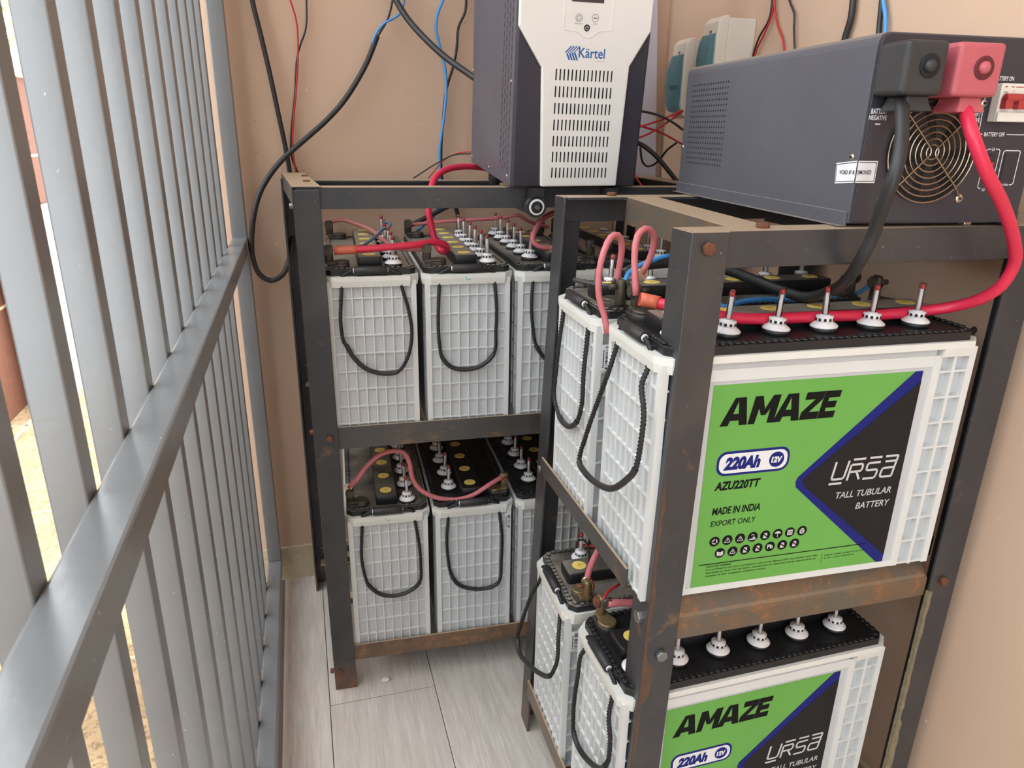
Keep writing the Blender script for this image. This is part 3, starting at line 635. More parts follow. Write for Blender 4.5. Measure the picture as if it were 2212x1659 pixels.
# ------------------------------------------------------------------ upright inverter on the far rack
K = empty('inverter', (.409,-.037,1.1665), 0, .095); tag(K, 'tall dark grey inverter with white slotted front panel and blue logo, on the far rack', 'inverter')
KW, KD, KH = .263, .335, .52
b = MB(); b.box(0, KW, .003, KD, 0, KH); b.build('case', M['case'], K, .003)
b = MB(); b.box(.001, KW-.001, -.010, .003, .001, KH); b.build('front_bezel', M['panel'], K, .004)
poly = [(.058,.0035),(.217,.0045),(.2205,.224),(.2565,.285),(.2565,KH-.01),(.0005,KH-.01),(.0005,.283),(.047,.2165)]
b = MB(); b.prism(poly, 'y', -.020, -.0101); fp_ = b.build('front_panel', M['kwhite'], K, .003)
F = Flat(lambda u, v, o: (u, -.0200-o, v), .0004)
for rr in range(7):
    y = .0305+.0292*rr; ua = .0789+(.0752-.0789)*rr/6; ub = .1911+(.1852-.1911)*rr/6
    for k in range(15):
        u = ua+(ub-ua)*k/14; F.rrect(u-.0013, u+.0013, y-.0098, y+.0098, .0013, 1, 0, 3)
F.build('vent_slots', [M['dark']], fp_, (0,-1,0))
F = Flat(lambda u, v, o: (u, -.0200-o, v), .0004)
F.text('Kärtel', .1162,.1680,.2355,.2525,1,0,.012)
for k in range(4):
    x = .0905+.0055*k; F.poly([(x+.0095,.2545),(x+.0125,.2545),(x+.0010-.0005*k,.2425),(x-.0012-.0005*k,.2435-.0006*k)], 1, 0); 
for k in range(4):
    x = .0930+.0050*k; F.poly([(x-.001,.2410+.0006*k),(x+.0018,.2425+.0006*k),(x+.0075,.2310),(x+.0042,.2310)], 1, 0)
F.text('wealth your life', .150,.1675,.2300,.2318,1,1)
F.build('logo', [M['kblue'], M['grey_ink']], fp_, (0,-1,0))
F = Flat(lambda u, v, o: (u, -.0200-o, v), .0004)
def ring(c, r, wd, mi, n=24):
    F.line([(c[0]+r*math.cos(2*PI*k/n), c[1]+r*math.sin(2*PI*k/n)) for k in range(n+1)], wd, 2, mi)
F.rect(.0963,.1577,.3262,.371,1,0)
for c in ((.1117,.3010), (.1431,.3019)): ring(c, .0062, .0007, 1); 
ring((.1117,.3010), .0036, .0007, 1); F.rect(.1401,.1461,.3009,.3029,2,1); F.text('FUNCTION', .1040,.1190,.2905,.2922,2,1); F.text('PAGE', .1395,.1470,.2915,.2932,2,1)
F.disc((.1284,.2853), .0056, 2, 2); F.line([(.1284+.003*math.cos(t), .2850+.003*math.sin(t)) for t in [PI*.7+PI*1.6*k/10 for k in range(11)]], .0008, 3, 3); F.bar((.1284,.2853),(.1284,.2888),.0009,3,3)
F.build('display', [M['screen'], M['grey_ink'], M['ink'], M['white_ink']], fp_, (0,-1,0))
b = MB(); b.tube([(.084,-.020,.40),(.084,-.020,.281),(.100,-.020,.279),(.112,-.020,.278),(.121,-.020,.271),(.131,-.020,.2690),(.141,-.020,.272),(.150,-.020,.280),(.176,-.020,.283),(.1775,-.020,.40)], .0008, 6); b.build('display_frame', M['kwhite'], fp_)
F = Flat(lambda u, v, o: (-o, u, v), .0004)
for c in range(4):
    for k in range(30):
        y = .020+.0185*c; z = .030+.0155*k+(.0078 if c % 2 else 0); F.rrect(y-.003, y+.003, z-.0055, z+.0055, .002, 1, 0, 2)
F.build('side_vents', [simple('vent_slot_grey', (66,64,72), .5)], K, (-1,0,0))
for y, z in ((.015,.190), (.325,.016), (.165,.0135), (.02,.018), (.325,.20)):
    b = MB(); b.lathe([(.0038,0),(.0034,-.0015),(.002,-.002)], (0,y,z), 12, 'x'); b.build('screw', M['screw'], K)
b = MB(); b.box(KW, KW+.004, .02, KD, .01, KH); b.build('side_cover', M['panelgrey'], K, .001)
def caster(x, y, dx):
    b = MB(); b.mi = 0; b.lathe([(.021,-.012),(.021,.012)], (x,y,-.036), 24, 'y'); b.mi = 1; b.lathe([(.0155,-.0135),(.0155,.0135)], (x,y,-.036), 24, 'y'); b.mi = 0; b.lathe([(.0120,-.0142),(.0120,.0142)], (x,y,-.036), 24, 'y')
    b.mi = 2; b.lathe([(.005,-.018),(.005,.018)], (x,y,-.036), 6, 'y'); b.mi = 0; b.box(x-.014, x+.014, y-.012, y+.012, -.020, 0)
    cs = b.build('caster', [M['rubber'], M['stick'], M['zinc']], K)
caster(.0525, -.006, 0); caster(.21, -.006, 0)
for x in (.05, .21):
    b = MB(); b.lathe([(.017,-.010),(.017,.010)], (x,KD-.03,-.031), 20, 'x'); b.box(x-.011, x+.011, KD-.042, KD-.018, -.022, 0); b.build('caster', M['rubber'], K)

# ------------------------------------------------------------------ lying inverter on the near rack
I = empty('inverter', (.6698,-.6709,1.1648), -.095); tag(I, 'long dusty grey inverter lying on the near rack with black and pink terminal boots', 'inverter')
IW, IL, IH = .246, .535, .222
rr = .014
pf = [(0,.004),(0,IH-rr)]+[(rr-rr*math.cos(k/5*PI/2), IH-rr+rr*math.sin(k/5*PI/2)) for k in range(1, 6)]+[(IW-rr+rr*math.sin(k/5*PI/2), IH-rr+rr*math.cos(k/5*PI/2)) for k in range(0, 5)]+[(IW,IH-rr),(IW,.004)]
b = MB(); b.prism(pf, 'y', 0, IL); b.build('cover', M['case_dusty'], I, .0006, 1)
b = MB(); b.box(-.004, -.0002, .001, IL, .001, .018); b.box(-.012, 0, 0, IL, 0, .0012); b.build('side_flange', M['case_dusty'], I, .0006, 1)
b = MB(); pi = [(x*.975+.003, z*.985+.0015) for x, z in pf]; b.prism([(x, max(z, .003)) for x, z in pi], 'y', -.003, -.0001); fr = b.build('front_plate', M['panel'], I, .0006, 1)
b = MB(); b.box(.002, IW-.002, .02, IL-.02, 0, .0035); b.box(IW-.02, IW-.001, -.002, .02, 0, .018); b.build('base', M['panel'], I)
F = Flat(lambda u, v, o: (-o, u, v), .0004)
for k in range(16):
    for j in range(16):
        y = .505-(.505-.367)*k/15; z = .0555+(.188-.0555)*j/15; F.disc((y, z), .0019, 1, 0, 8)
F.build('side_perforation', [M['dark']], I, (-1,0,0))
def screw(c, n, r=.0045, par=None, nm='screw'):
    b = MB(); ax = {0:'x',1:'y',2:'z'}[[abs(q) for q in n].index(1)]; sg = sum(n)
    b.lathe([(r,0),(r*.85,sg*.0016),(r*.4,sg*.0024)], c, 14, ax); b.mi = 1; q = Vector(n)*.0025+Vector(c)
    b.box(q.x-.0012, q.x+.0012, q.y-.0012, q.y+.0012, q.z-.0012, q.z+.0012); b.build(nm, [M['screw'], M['dark']], par or I)
screw((0,.011,.0827), (-1,0,0)); screw((0,.528,.082), (-1,0,0)); screw((.0395,-.003,.0330), (0,-1,0), .006); screw((.1500,-.003,.0345), (0,-1,0), .006); screw((.1555,-.003,.1475), (0,-1,0), .005)
FP = lambda u, v, o: (u, -.0030-o, v)
F = Flat(FP, .0004); fc = (.0950,.0900); 
F.disc(fc, .0605, 1, 0, 40); F.build('fan_opening', [M['dark']], fr, (0,-1,0))
b = MB()
for k in range(7):
    a0 = 2*PI*k/7; pts = []
    for (r, da, y) in ((.016,0,-.004),(.054,.15,-.0037),(.054,.75,-.0037),(.016,.45,-.004)): pts.append((fc[0]+r*math.cos(a0+da), y, fc[1]+r*math.sin(a0+da)))
    b.face(pts)
b.lathe([(.017,-.0036),(.017,-.0046)], (fc[0],0,fc[1]), 20, 'y'); b.build('fan_blades', simple('fan_black', (34,30,28), .5), fr)
b = MB()
for k in range(8):
    r = .0085+.0074*k; b.tube([(fc[0]+r*math.cos(2*PI*t/40), -.0075, fc[1]+r*math.sin(2*PI*t/40)) for t in range(40)], .0010, 6, closed=True)
for a in (PI/4, 3*PI/4, 5*PI/4, 7*PI/4):
    c, s = math.cos(a), math.sin(a); e = .0755 if a > PI else .066
    b.tube([(fc[0]+.006*c, -.0088, fc[1]+.006*s), (fc[0]+.060*c, -.0088, fc[1]+.060*s), (fc[0]+e*c, -.005, fc[1]+e*s)], .0011, 6)
for sx in (-1, 1): b.tube([(fc[0]+sx*.0042, -.0088, fc[1]+.0042), (fc[0]+sx*.0030, -.0088, fc[1]), (fc[0]+sx*.0042, -.0088, fc[1]-.0042)], .0011, 6)
b.build('fan_guard', M['chrome'], fr)
F = Flat(FP, .0004)
F.text('BATTERY', .0045,.0265,.1325,.1385,1,0,.02); F.text('NEGATIVE', .003,.0268,.1255,.1310,1,0,.02); F.rect(.0125,.0195,.1205,.1218,1,0)
F.build('terminal_lettering', [M['white_ink']], fr, (0,-1,0)); F = Flat(FP, .0004)
F.text('BATTERY', .1335,.1555,.1325,.1385,1,0,.02); F.text('POSITIVE', .1345,.1555,.1255,.1310,1,0,.02); F.rect(.1452,.1530,.1210,.1225,1,0); F.rect(.1483,.1499,.1180,.1256,1,0)
F.text('BATTERY ON', .1650,.1905,.1735,.1785,1,0,.02); F.text('BATTERY OFF', .1660,.1955,.1095,.1145,1,0,.02)
F.line([(.1555,.158),(.1575,.1235),(.1575,.1145),(.1595,.1120),(.1635,.1120)], .0011, 1, 0); F.line([(.1985,.1120),(.2230,.1120),(.2250,.1145),(.2250,.165)], .0011, 1, 0)
F.line([(.1810,.0945),(.1765,.0945),(.1745,.0925),(.1735,.0490),(.1755,.0470),(.1780,.0470)], .0010, 1, 0); F.line([(.1880,.0945),(.1925,.0945),(.1945,.0925),(.1935,.0490),(.1915,.0470),(.1890,.0470)], .0010, 1, 0)
F.text('LA', .1823,.1868,.0925,.0965,1,0,.02); F.text('NO', .1805,.1850,.0435,.0470,1,0,.02)
F.line([(.2020,.0930),(.2230,.0930),(.2245,.0915),(.2245,.0535),(.2225,.0515),(.2190,.0515)], .0010, 1, 0); F.line([(.2020,.0930),(.2000,.0915),(.2000,.0535),(.2015,.0515),(.2040,.0515)], .0010, 1, 0); F.text('60 KHz', .2060,.2175,.0500,.0530,1,0,.01)
F.build('panel_lettering', [M['white_ink']], fr, (0,-1,0))
b = MB(); b.box(.1795, .1890, -.0042, -.003, .0540, .0890); sw = b.build('voltage_switch', simple('panel_recess', (38,37,42), .5), I)
b = MB(); b.box(.1835, .1870, -.0062, -.0042, .0690, .0790); b.build('slider', M['brkred'], sw)
b = MB(); b.box(.2035, .2215, -.0040, -.003, .0555, .0900); b.build('blank_cover', simple('panel_recess_cover', (42,41,46), .5), I)
b = MB(); b.box(.165, .214, -.016, -.003, .1265, .1700); b.box(.165, .214, -.0195, -.016, .1265, .1375)
bk = b.build('breaker', M['brk'], I, .0012)
b = MB(); b.cyl((.167,-.022,.1535), (.214,-.022,.1535), .0048, 12)
for x in (.172, .190, .206): b.box(x-.005, x+.005, -.0255, -.016, .141, .154)
b.build('breaker_switch', M['brkred'], bk, .001)
F = Flat(lambda u, v, o: (u, -.0160-o, v), .0004); F.rect(.178,.182,.1655,.1665,1,0); F.rect(.184,.213,.1655,.1665,1,0); F.rect(.169,.172,.1655,.1668,1,0)
F.text('D63', .169,.174,.1590,.1612,1,1); F.text('400V', .169,.1745,.1555,.1580,1,1); F.text('C', .181,.1835,.1600,.1625,1,1); F.build('breaker_print', [M['brkred'], M['grey_ink']], bk, (0,-1,0))
def boot(x0, x1, mat, hole):
    b = MB(); z0, z1 = .1515, .2085; y0, y1 = -.054, -.003
    b.prism([(x0,z0),(x1,z0),(x1,z1),(x0,z1)], 'y', y0+.0, y1)
    o = b.build('terminal_boot', mat, I, .005, 3)
    b = MB(); c = ((x0+x1)/2+.004, 0, (z0+z1)/2+.002); b.lathe([(.0125,y0-.0004),(.0125,y0-.0012),(.0105,y0-.0016)], (c[0],0,c[2]), 24, 'y'); b.build('boot_hole', simple('boot_hole', hole, .7), o)
    b = MB(); b.lathe([(.0072,y0),(.0068,y0-.004),(.0045,y0-.0065),(.001,y0-.0072)], (c[0]-.001,0,c[2]), 18, 'y'); b.build('boot_button', mat, o)
    b = MB(); xm = (x0+x1)/2+.004
    def rg(wx, y_0, y_1, z): return [(xm-wx,y_0,z),(xm+wx,y_0,z),(xm+wx,y_1,z),(xm-wx,y_1,z)]
    b.loft([rg(.014,-.045,-.010,z0+.001), rg(.0145,-.046,-.008,z0-.006), rg(.0190,-.050,-.006,z0-.0165)]); b.build('boot_skirt', mat, o, .002)
    return xm
boot(.0010, .0530, M['blackboot'], (14,14,15)); boot(.0665, .1260, M['pinkboot'], (96,30,36))
b = MB(); b.hull([(-.0006,0,.0530),(-.0006,.038,.0495),(-.0006,.041,.0745),(-.0006,0,.0790)], [(-.0001,0,.0530),(-.0001,.038,.0495),(-.0001,.041,.0745),(-.0001,0,.0790)])
b.box(-.0006, .0255, -.0036, -.0031, .0530, .0790); sk = b.build('sticker', M['stick'], I)
F = Flat(lambda u, v, o: (u, -.0036-o, v), .0004); F.text('EMOVED', .000,.0185,.0630,.0680,1,0,.01); F.line([(-.0,.0550),(.0238,.0550),(.0238,.0772),(0,.0772)], .0007, 1, 0); F.build('sticker_lettering', [M['ink']], sk, (0,-1,0))
F = Flat(lambda u, v, o: (-.0006-o, u, v), .0004)
vs, fs = text_polys('VOID IF R', .0, .031, .0625, .0675, .01)
bv = [F.mb.bm.verts.new(F.mp(.0315-u, v-.0012*((.0315-u)/.031), .0004)) for u, v in vs]
for f in fs:
    try: F.mb.bm.faces.new([bv[i] for i in f])
    except ValueError: pass
F.line([(0,.0550),(.0365,.0518),(.0393,.0728),(0,.0772)], .0007, 1, 0); F.build('sticker_lettering', [M['ink']], sk, (-1,0,0))

# ------------------------------------------------------------------ breaker boxes on the right wall
def enclosure(y0, y1, z0, z1, label):
    o = empty('breaker_box', (XR, (y0+y1)/2, z0)); tag(o, label, 'breaker box', 'small breaker boxes on the right wall')
    h = (y1-y0)/2; H = z1-z0
    b = MB(); b.box(-.068, -.0002, -h, h, .004, H-.004); b.build('housing', M['box'], o, .002)
    b = MB()
    pr = [(-.068,0),(-.068,H),(-.078,H),(-.092,H-.012),(-.094,H-.045),(-.094,.030),(-.090,.010),(-.078,0)]
    b.prism([(x, z) for x, z in pr], 'y', -h-.001, h+.001); fr = b.build('cover', M['box'], o, .002)
    b = MB(); n = 10; zc = H*.44; hh = H*.36
    ring = lambda y, g: [(-.093-(.017*math.cos((k/n-.5)*PI*.95))-g, y, zc+hh*math.sin((k/n-.5)*PI)) for k in range(n+1)]+[(-.090, y, zc+hh), (-.090, y, zc-hh)]
    b.hull(ring(-h+.007, 0), ring(h-.007, 0)); b.build('window', M['window'], fr)
    b = MB(); b.box(-.104, -.096, -.012, .012, zc-.013, zc-.004); b.build('switch', M['ink'], fr)
    F = Flat(lambda u, v, q: (-.0932-q, u, v), .0004); F.rect(-.006,.004,H-.034,H-.028,1,0); F.rect(-.006,.003,H-.040,H-.036,1,0); F.build('maker_mark', [M['grey_ink']], fr, (-1,0,0))
enclosure(.090, .150, 1.335, 1.512, 'white breaker box with blue window on the right wall, the nearer and higher one')
enclosure(.225, .285, 1.305, 1.482, 'white breaker box with blue window on the right wall, the farther and lower one')
b = MB(); b.hull([(.90,.470,1.10),(.985,.470,1.10),(.985,.480,1.10),(.90,.480,1.10)], [(.855,.485,1.75),(.943,.485,1.75),(.943,.495,1.75),(.855,.495,1.75)])
tag(b.build('panel_board', M['panelgrey'], None, .002), 'pale lilac grey board leaning in the corner behind the tall inverter', 'board')

# ------------------------------------------------------------------ cables
CABLES = [
 ('cable', 'thick black cable running straight down the back wall left of the far rack', 'cable', None, 'black', 0.0058, [(-0.0621, 0.482, 2.74), (-0.0621, 0.482, 1.9464), (-0.0602, 0.482, 1.6964), (-0.0563, 0.482, 1.5765), (-0.0551, 0.482, 1.5395), (-0.0444, 0.482, 1.4736), (-0.0311, 0.482, 1.3859), (-0.0206, 0.482, 1.3049), (-0.0098, 0.482, 1.221), (-0.0031, 0.482, 1.145), (0.0018, 0.482, 1.0554), (0.0068, 0.482, 0.9029)], []),
 ('wire', 'thin red wire hanging down the back wall beside a thin black one', 'wire', None, 'thinred', 0.0021, [(-0.0242, 0.486, 2.74), (-0.0242, 0.486, 1.9484), (-0.0099, 0.486, 1.6984), (0.0187, 0.486, 1.5819), (0.0278, 0.486, 1.5448), (0.0377, 0.486, 1.5022), (0.0375, 0.486, 1.4485), (0.0261, 0.486, 1.3576), (0.0138, 0.486, 1.2848), (0.0064, 0.486, 1.221), (0.0103, 0.486, 1.1613), (0.0165, 0.486, 1.1001)], []),
 ('wire', 'thin black wire crossing the thin red wire on the back wall', 'wire', None, 'black', 0.0022, [(0.0867, 0.492, 2.74), (0.0867, 0.492, 1.9553), (0.0805, 0.492, 1.7053), (0.068, 0.492, 1.586), (0.064, 0.492, 1.5478), (0.0586, 0.492, 1.4894), (0.0418, 0.492, 1.4492), (0.0321, 0.492, 1.4189), (0.0221, 0.492, 1.3475), (0.0058, 0.492, 1.253), (0.0025, 0.492, 1.1992), (0.0139, 0.492, 1.1642), (0.0221, 0.492, 1.0995)], []),
 ('cable', 'black cable drooping in a big loop to the left of the far rack', 'cable', None, 'black', 0.0066, [(0.2209, 0.47, 1.477), (0.1905, 0.47, 1.4132), (0.137, 0.47, 1.3343), (0.0901, 0.465, 1.2861), (0.0382, 0.46, 1.2432), (-0.0133, 0.45, 1.2007), (-0.0481, 0.44, 1.1639), (-0.0784, 0.43, 1.1167), (-0.0988, 0.42, 1.0531), (-0.1072, 0.415, 0.9767), (-0.0955, 0.41, 0.9298), (-0.0701, 0.41, 0.9128), (-0.0418, 0.41, 0.9255), (-0.0196, 0.43, 0.9694), (-0.0087, 0.47, 1.0228)], []),
 ('wire', 'blue wire coming out of the stripped end of the looping black cable', 'wire', None, 'blue', 0.0028, [(0.3356, 0.466, 2.74), (0.3356, 0.466, 1.9632), (0.3223, 0.466, 1.7132), (0.2958, 0.466, 1.5962), (0.2869, 0.466, 1.5569), (0.2806, 0.466, 1.5321), (0.2603, 0.466, 1.5162), (0.238, 0.466, 1.5052), (0.2209, 0.466, 1.4865), (0.2114, 0.466, 1.4692), (0.2077, 0.466, 1.459)], []),
 ('wire', 'dark wire beside the blue one at the stripped cable end', 'wire', None, 'black', 0.0026, [(0.2929, 0.474, 2.74), (0.2929, 0.474, 1.9644), (0.2841, 0.474, 1.7144), (0.2665, 0.474, 1.5957), (0.2607, 0.474, 1.5566), (0.2482, 0.474, 1.5166), (0.2248, 0.474, 1.4806), (0.2152, 0.474, 1.4631)], []),
 ('cable', 'thick black cable curving down to the left side of the tall inverter', 'cable', None, 'black', 0.0072, [(0.1649, 0.44, 2.74), (0.1649, 0.44, 1.9306), (0.1922, 0.44, 1.6806), (0.2467, 0.44, 1.5795), (0.2624, 0.43, 1.5504), (0.285, 0.41, 1.5107), (0.3167, 0.38, 1.4703), (0.3571, 0.34, 1.4278), (0.4031, 0.29, 1.3893), (0.4166, 0.27, 1.3771)], []),
 ('wire', 'blue wire hanging down the back wall left of the tall inverter', 'wire', None, 'blue', 0.0036, [(0.4501, 0.475, 2.74), (0.4501, 0.475, 1.9682), (0.4316, 0.475, 1.7182), (0.3948, 0.475, 1.604), (0.3818, 0.475, 1.5637), (0.3678, 0.475, 1.5329), (0.3637, 0.475, 1.4974), (0.3722, 0.475, 1.4619), (0.3831, 0.475, 1.4207), (0.387, 0.475, 1.3679), (0.3788, 0.475, 1.2917), (0.3681, 0.475, 1.2247), (0.3668, 0.475, 1.1506), (0.3583, 0.475, 1.0805), (0.3466, 0.475, 1.0509), (0.3216, 0.475, 1.031), (0.3029, 0.475, 1.0157)], []),
 ('wire', 'black wire crossing behind the blue wire next to the tall inverter', 'wire', None, 'black', 0.0033, [(0.4554, 0.488, 2.74), (0.4554, 0.488, 1.979), (0.4516, 0.488, 1.729), (0.4442, 0.488, 1.6092), (0.4417, 0.488, 1.569), (0.4393, 0.488, 1.5435), (0.4216, 0.488, 1.5067), (0.4177, 0.488, 1.4651), (0.4091, 0.488, 1.4226), (0.3907, 0.488, 1.3685), (0.3801, 0.488, 1.2918), (0.374, 0.488, 1.2131), (0.3754, 0.488, 1.1498), (0.3869, 0.488, 1.0967)], []),
 ('wire', 'thin black wire leaving the tall inverter low on its left', 'wire', None, 'black', 0.0017, [(0.4238, 0.3, 1.2175), (0.407, 0.31, 1.217), (0.3805, 0.36, 1.2119), (0.3455, 0.42, 1.1875), (0.2975, 0.47, 1.151)], []),
 ('wire', 'thin red wire leaving the tall inverter low on its left', 'wire', None, 'thinred', 0.0013, [(0.4238, 0.3, 1.2216), (0.4093, 0.32, 1.2209), (0.3904, 0.38, 1.2145), (0.3688, 0.45, 1.1919), (0.3383, 0.485, 1.15)], []),
 ('battery_cable', 'bright red cable from the tall inverter bending back to the first battery terminal', 'cable', None, 'red', 0.007, [(0.4528, 0.28, 1.1829), (0.4278, 0.27, 1.1876), (0.377, 0.24, 1.191), (0.3264, 0.2, 1.1849), (0.2999, 0.17, 1.17), (0.2851, 0.14, 1.15), (0.2748, 0.12, 1.1115), (0.2774, 0.11, 1.0836), (0.2848, 0.1, 1.0458), (0.2927, 0.09, 1.0274), (0.2998, 0.075, 1.0256), (0.3029, 0.06, 1.0347), (0.2933, 0.05, 1.046), (0.275, 0.045, 1.051), (0.2343, 0.03, 1.0495), (0.1868, 0.025, 1.0469), (0.1408, 0.025, 1.0444), (0.0914, 0.03, 1.0422), (0.0709, 0.032, 1.0416)], [('shrink', 1, 0.033)]),
 ('cable', 'black cable under the far rack top beam leading to a rear terminal', 'cable', None, 'black', 0.0062, [(0.4245, 0.46, 1.0919), (0.3873, 0.46, 1.0816), (0.3494, 0.455, 1.0649), (0.3058, 0.45, 1.045), (0.273, 0.45, 1.0314)], []),
 ('cable', 'short black cable dropping behind the vent plugs of the second battery', 'cable', None, 'black', 0.0055, [(0.4018, 0.47, 1.0911), (0.4115, 0.47, 1.0625), (0.4149, 0.47, 1.0262), (0.4133, 0.47, 0.9897)], []),
 ('battery_cable', 'dusty pink cable from the rear terminal of the leftmost upper battery', 'cable', None, 'dustypink', 0.0052, [(0.0696, 0.455, 1.0392), (0.0834, 0.45, 1.0464), (0.1126, 0.44, 1.0528), (0.1439, 0.41, 1.0456), (0.1727, 0.36, 1.0379), (0.1829, 0.3, 1.0336), (0.1899, 0.22, 1.0308), (0.1982, 0.12, 1.0322), (0.2179, 0.05, 1.0376), (0.2382, 0.045, 1.0378), (0.2574, 0.045, 1.0382)], [('lug', 0, 0.02), ('lug', 1, 0.02)]),
 ('wire', 'dull blue wire looping from the front terminal of the leftmost upper battery', 'wire', None, 'dullblue', 0.0034, [(0.0774, 0.05, 1.045), (0.1038, 0.08, 1.0407), (0.1302, 0.12, 1.035), (0.1536, 0.16, 1.0403), (0.1761, 0.2, 1.0493), (0.1879, 0.22, 1.0567), (0.2048, 0.23, 1.0613), (0.2062, 0.24, 1.0673), (0.196, 0.26, 1.0671)], []),
 ('battery_cable', 'long pink cable running right from the rear terminal of the second upper battery', 'cable', None, 'pink', 0.0046, [(0.2742, 0.44, 1.0385), (0.2981, 0.44, 1.0392), (0.3687, 0.43, 1.0463), (0.44, 0.42, 1.0498), (0.5245, 0.41, 1.0555), (0.5592, 0.4, 1.062), (0.5849, 0.4, 1.0474), (0.6107, 0.4, 1.0386), (0.6432, 0.4, 1.0307)], [('lug', 0, 0.02)]),
 ('battery_cable', 'pink cable bowing beside the near rack rear post', 'cable', None, 'pink', 0.0058, [(0.5929, 0.1, 1.1077), (0.5497, 0.085, 1.1029), (0.5184, 0.07, 1.0931), (0.4963, 0.055, 1.0718), (0.4853, 0.045, 1.0518), (0.4945, 0.04, 1.0395), (0.5191, 0.035, 1.0347), (0.5595, 0.03, 1.0363), (0.5881, 0.03, 1.0406)], []),
 ('battery_cable', 'pink cable hanging in a curve over the lower shelf batteries', 'cable', None, 'pink', 0.0055, [(0.0677, 0.04, 0.5156), (0.0867, 0.04, 0.5293), (0.1088, 0.045, 0.5562), (0.1411, 0.05, 0.5809), (0.1723, 0.05, 0.5877), (0.1944, 0.045, 0.5841), (0.2057, 0.035, 0.561), (0.2092, 0.03, 0.5282), (0.2235, 0.025, 0.4996), (0.259, 0.018, 0.4761), (0.3062, 0.012, 0.467), (0.344, 0.01, 0.4738), (0.3894, 0.015, 0.4954), (0.4224, 0.03, 0.5031)], [('lug', 0, 0.02), ('lug', 1, 0.02)]),
 ('battery_cable', 'pink cable arching from a rear battery terminal down between the near rack batteries', 'cable', None, 'pink', 0.0048, [(0.4604, -0.455, 1.0578), (0.4605, -0.455, 1.0676), (0.4615, -0.46, 1.0947), (0.459, -0.465, 1.1192), (0.45, -0.47, 1.1314), (0.4371, -0.475, 1.1298), (0.4227, -0.485, 1.1099), (0.4153, -0.49, 1.0813), (0.4152, -0.495, 1.0488), (0.4227, -0.5, 1.0223), (0.4274, -0.505, 0.9957)], [('dulllug', 0, 0.018)]),
 ('battery_cable', 'pink cable loop with bare copper end standing above the near rack terminals', 'cable', None, 'pink', 0.0048, [(0.4563, -0.53, 1.0559), (0.4553, -0.525, 1.0799), (0.4568, -0.515, 1.1105), (0.4614, -0.51, 1.1353), (0.4744, -0.505, 1.1446), (0.4895, -0.5, 1.1385), (0.4951, -0.495, 1.1207), (0.4929, -0.49, 1.0987), (0.4822, -0.49, 1.0775)], [('lug', 1, 0.006)]),
 ('battery_cable', 'bright blue cable leaving the near rack terminals and passing behind its front post', 'cable', None, 'blue', 0.004, [(0.4686, -0.465, 1.0595), (0.4744, -0.46, 1.0722), (0.4941, -0.455, 1.0824), (0.5214, -0.445, 1.0882), (0.5642, -0.43, 1.0915), (0.5957, -0.44, 1.0836), (0.599, -0.49, 1.0465), (0.6058, -0.515, 1.0291), (0.6399, -0.51, 1.0333), (0.6788, -0.5, 1.0328), (0.7365, -0.49, 1.0279), (0.8404, -0.47, 1.0202), (0.9028, -0.45, 1.0208), (0.9507, -0.43, 1.033)], []),
 ('battery_cable', 'thick black negative cable of the lying inverter', 'cable', None, 'black', 0.0078, [(0.6918, -0.7, 1.3178), (0.6808, -0.715, 1.3022), (0.6692, -0.735, 1.2699), (0.6607, -0.745, 1.2453), (0.6571, -0.745, 1.2203), (0.6594, -0.735, 1.1936), (0.6654, -0.722, 1.1599), (0.6637, -0.712, 1.1307), (0.6798, -0.675, 1.0966), (0.7022, -0.62, 1.0695), (0.698, -0.58, 1.0531), (0.6879, -0.54, 1.0546), (0.6696, -0.495, 1.0624), (0.6462, -0.46, 1.0709), (0.5959, -0.44, 1.0814), (0.5323, -0.44, 1.082), (0.493, -0.445, 1.0786), (0.4708, -0.45, 1.0704)], []),
 ('battery_cable', 'thick red positive cable of the lying inverter', 'cable', None, 'red', 0.0078, [(0.7755, -0.705, 1.3199), (0.7654, -0.72, 1.304), (0.7567, -0.745, 1.2761), (0.7779, -0.755, 1.2361), (0.8193, -0.75, 1.1986), (0.8698, -0.735, 1.1514), (0.8961, -0.722, 1.1192), (0.8967, -0.712, 1.0898), (0.8929, -0.69, 1.0664), (0.8816, -0.66, 1.0491), (0.8476, -0.64, 1.0394), (0.7821, -0.634, 1.036), (0.7081, -0.63, 1.037), (0.6358, -0.627, 1.0375), (0.565, -0.625, 1.0402), (0.532, -0.621, 1.0448), (0.4952, -0.6, 1.0505), (0.4808, -0.575, 1.0511), (0.4689, -0.557, 1.0521), (0.4525, -0.55, 1.0552)], [('shrink', 1, 0.026)]),
 ('wire', 'black lead lying over the rear battery cell cover on the near rack', 'wire', None, 'grey', 0.0035, [(0.428, -0.36, 1.0461), (0.4345, -0.38, 1.0468), (0.4435, -0.41, 1.048), (0.456, -0.44, 1.0514)], []),
 ('wire', 'black wire hanging on the right wall beside two red ones', 'wire', None, 'black', 0.0022, [(0.99, 0.0293, 2.74), (0.99, 0.0293, 1.9399), (0.99, 0.0293, 1.6899), (0.99, 0.0293, 1.57), (0.99, 0.0278, 1.5356), (0.99, 0.0297, 1.5012), (0.99, 0.0589, 1.4689), (0.99, 0.0706, 1.4445), (0.99, 0.0782, 1.4155)], []),
 ('wire', 'red wire on the right wall following the black wire', 'wire', None, 'thinred', 0.0021, [(0.99, 0.0195, 2.74), (0.99, 0.0195, 1.9383), (0.99, 0.0195, 1.6883), (0.99, 0.0195, 1.5684), (0.99, 0.018, 1.5342), (0.99, 0.0218, 1.5089), (0.99, 0.0427, 1.4718), (0.99, 0.0636, 1.4439), (0.99, 0.0711, 1.415)], []),
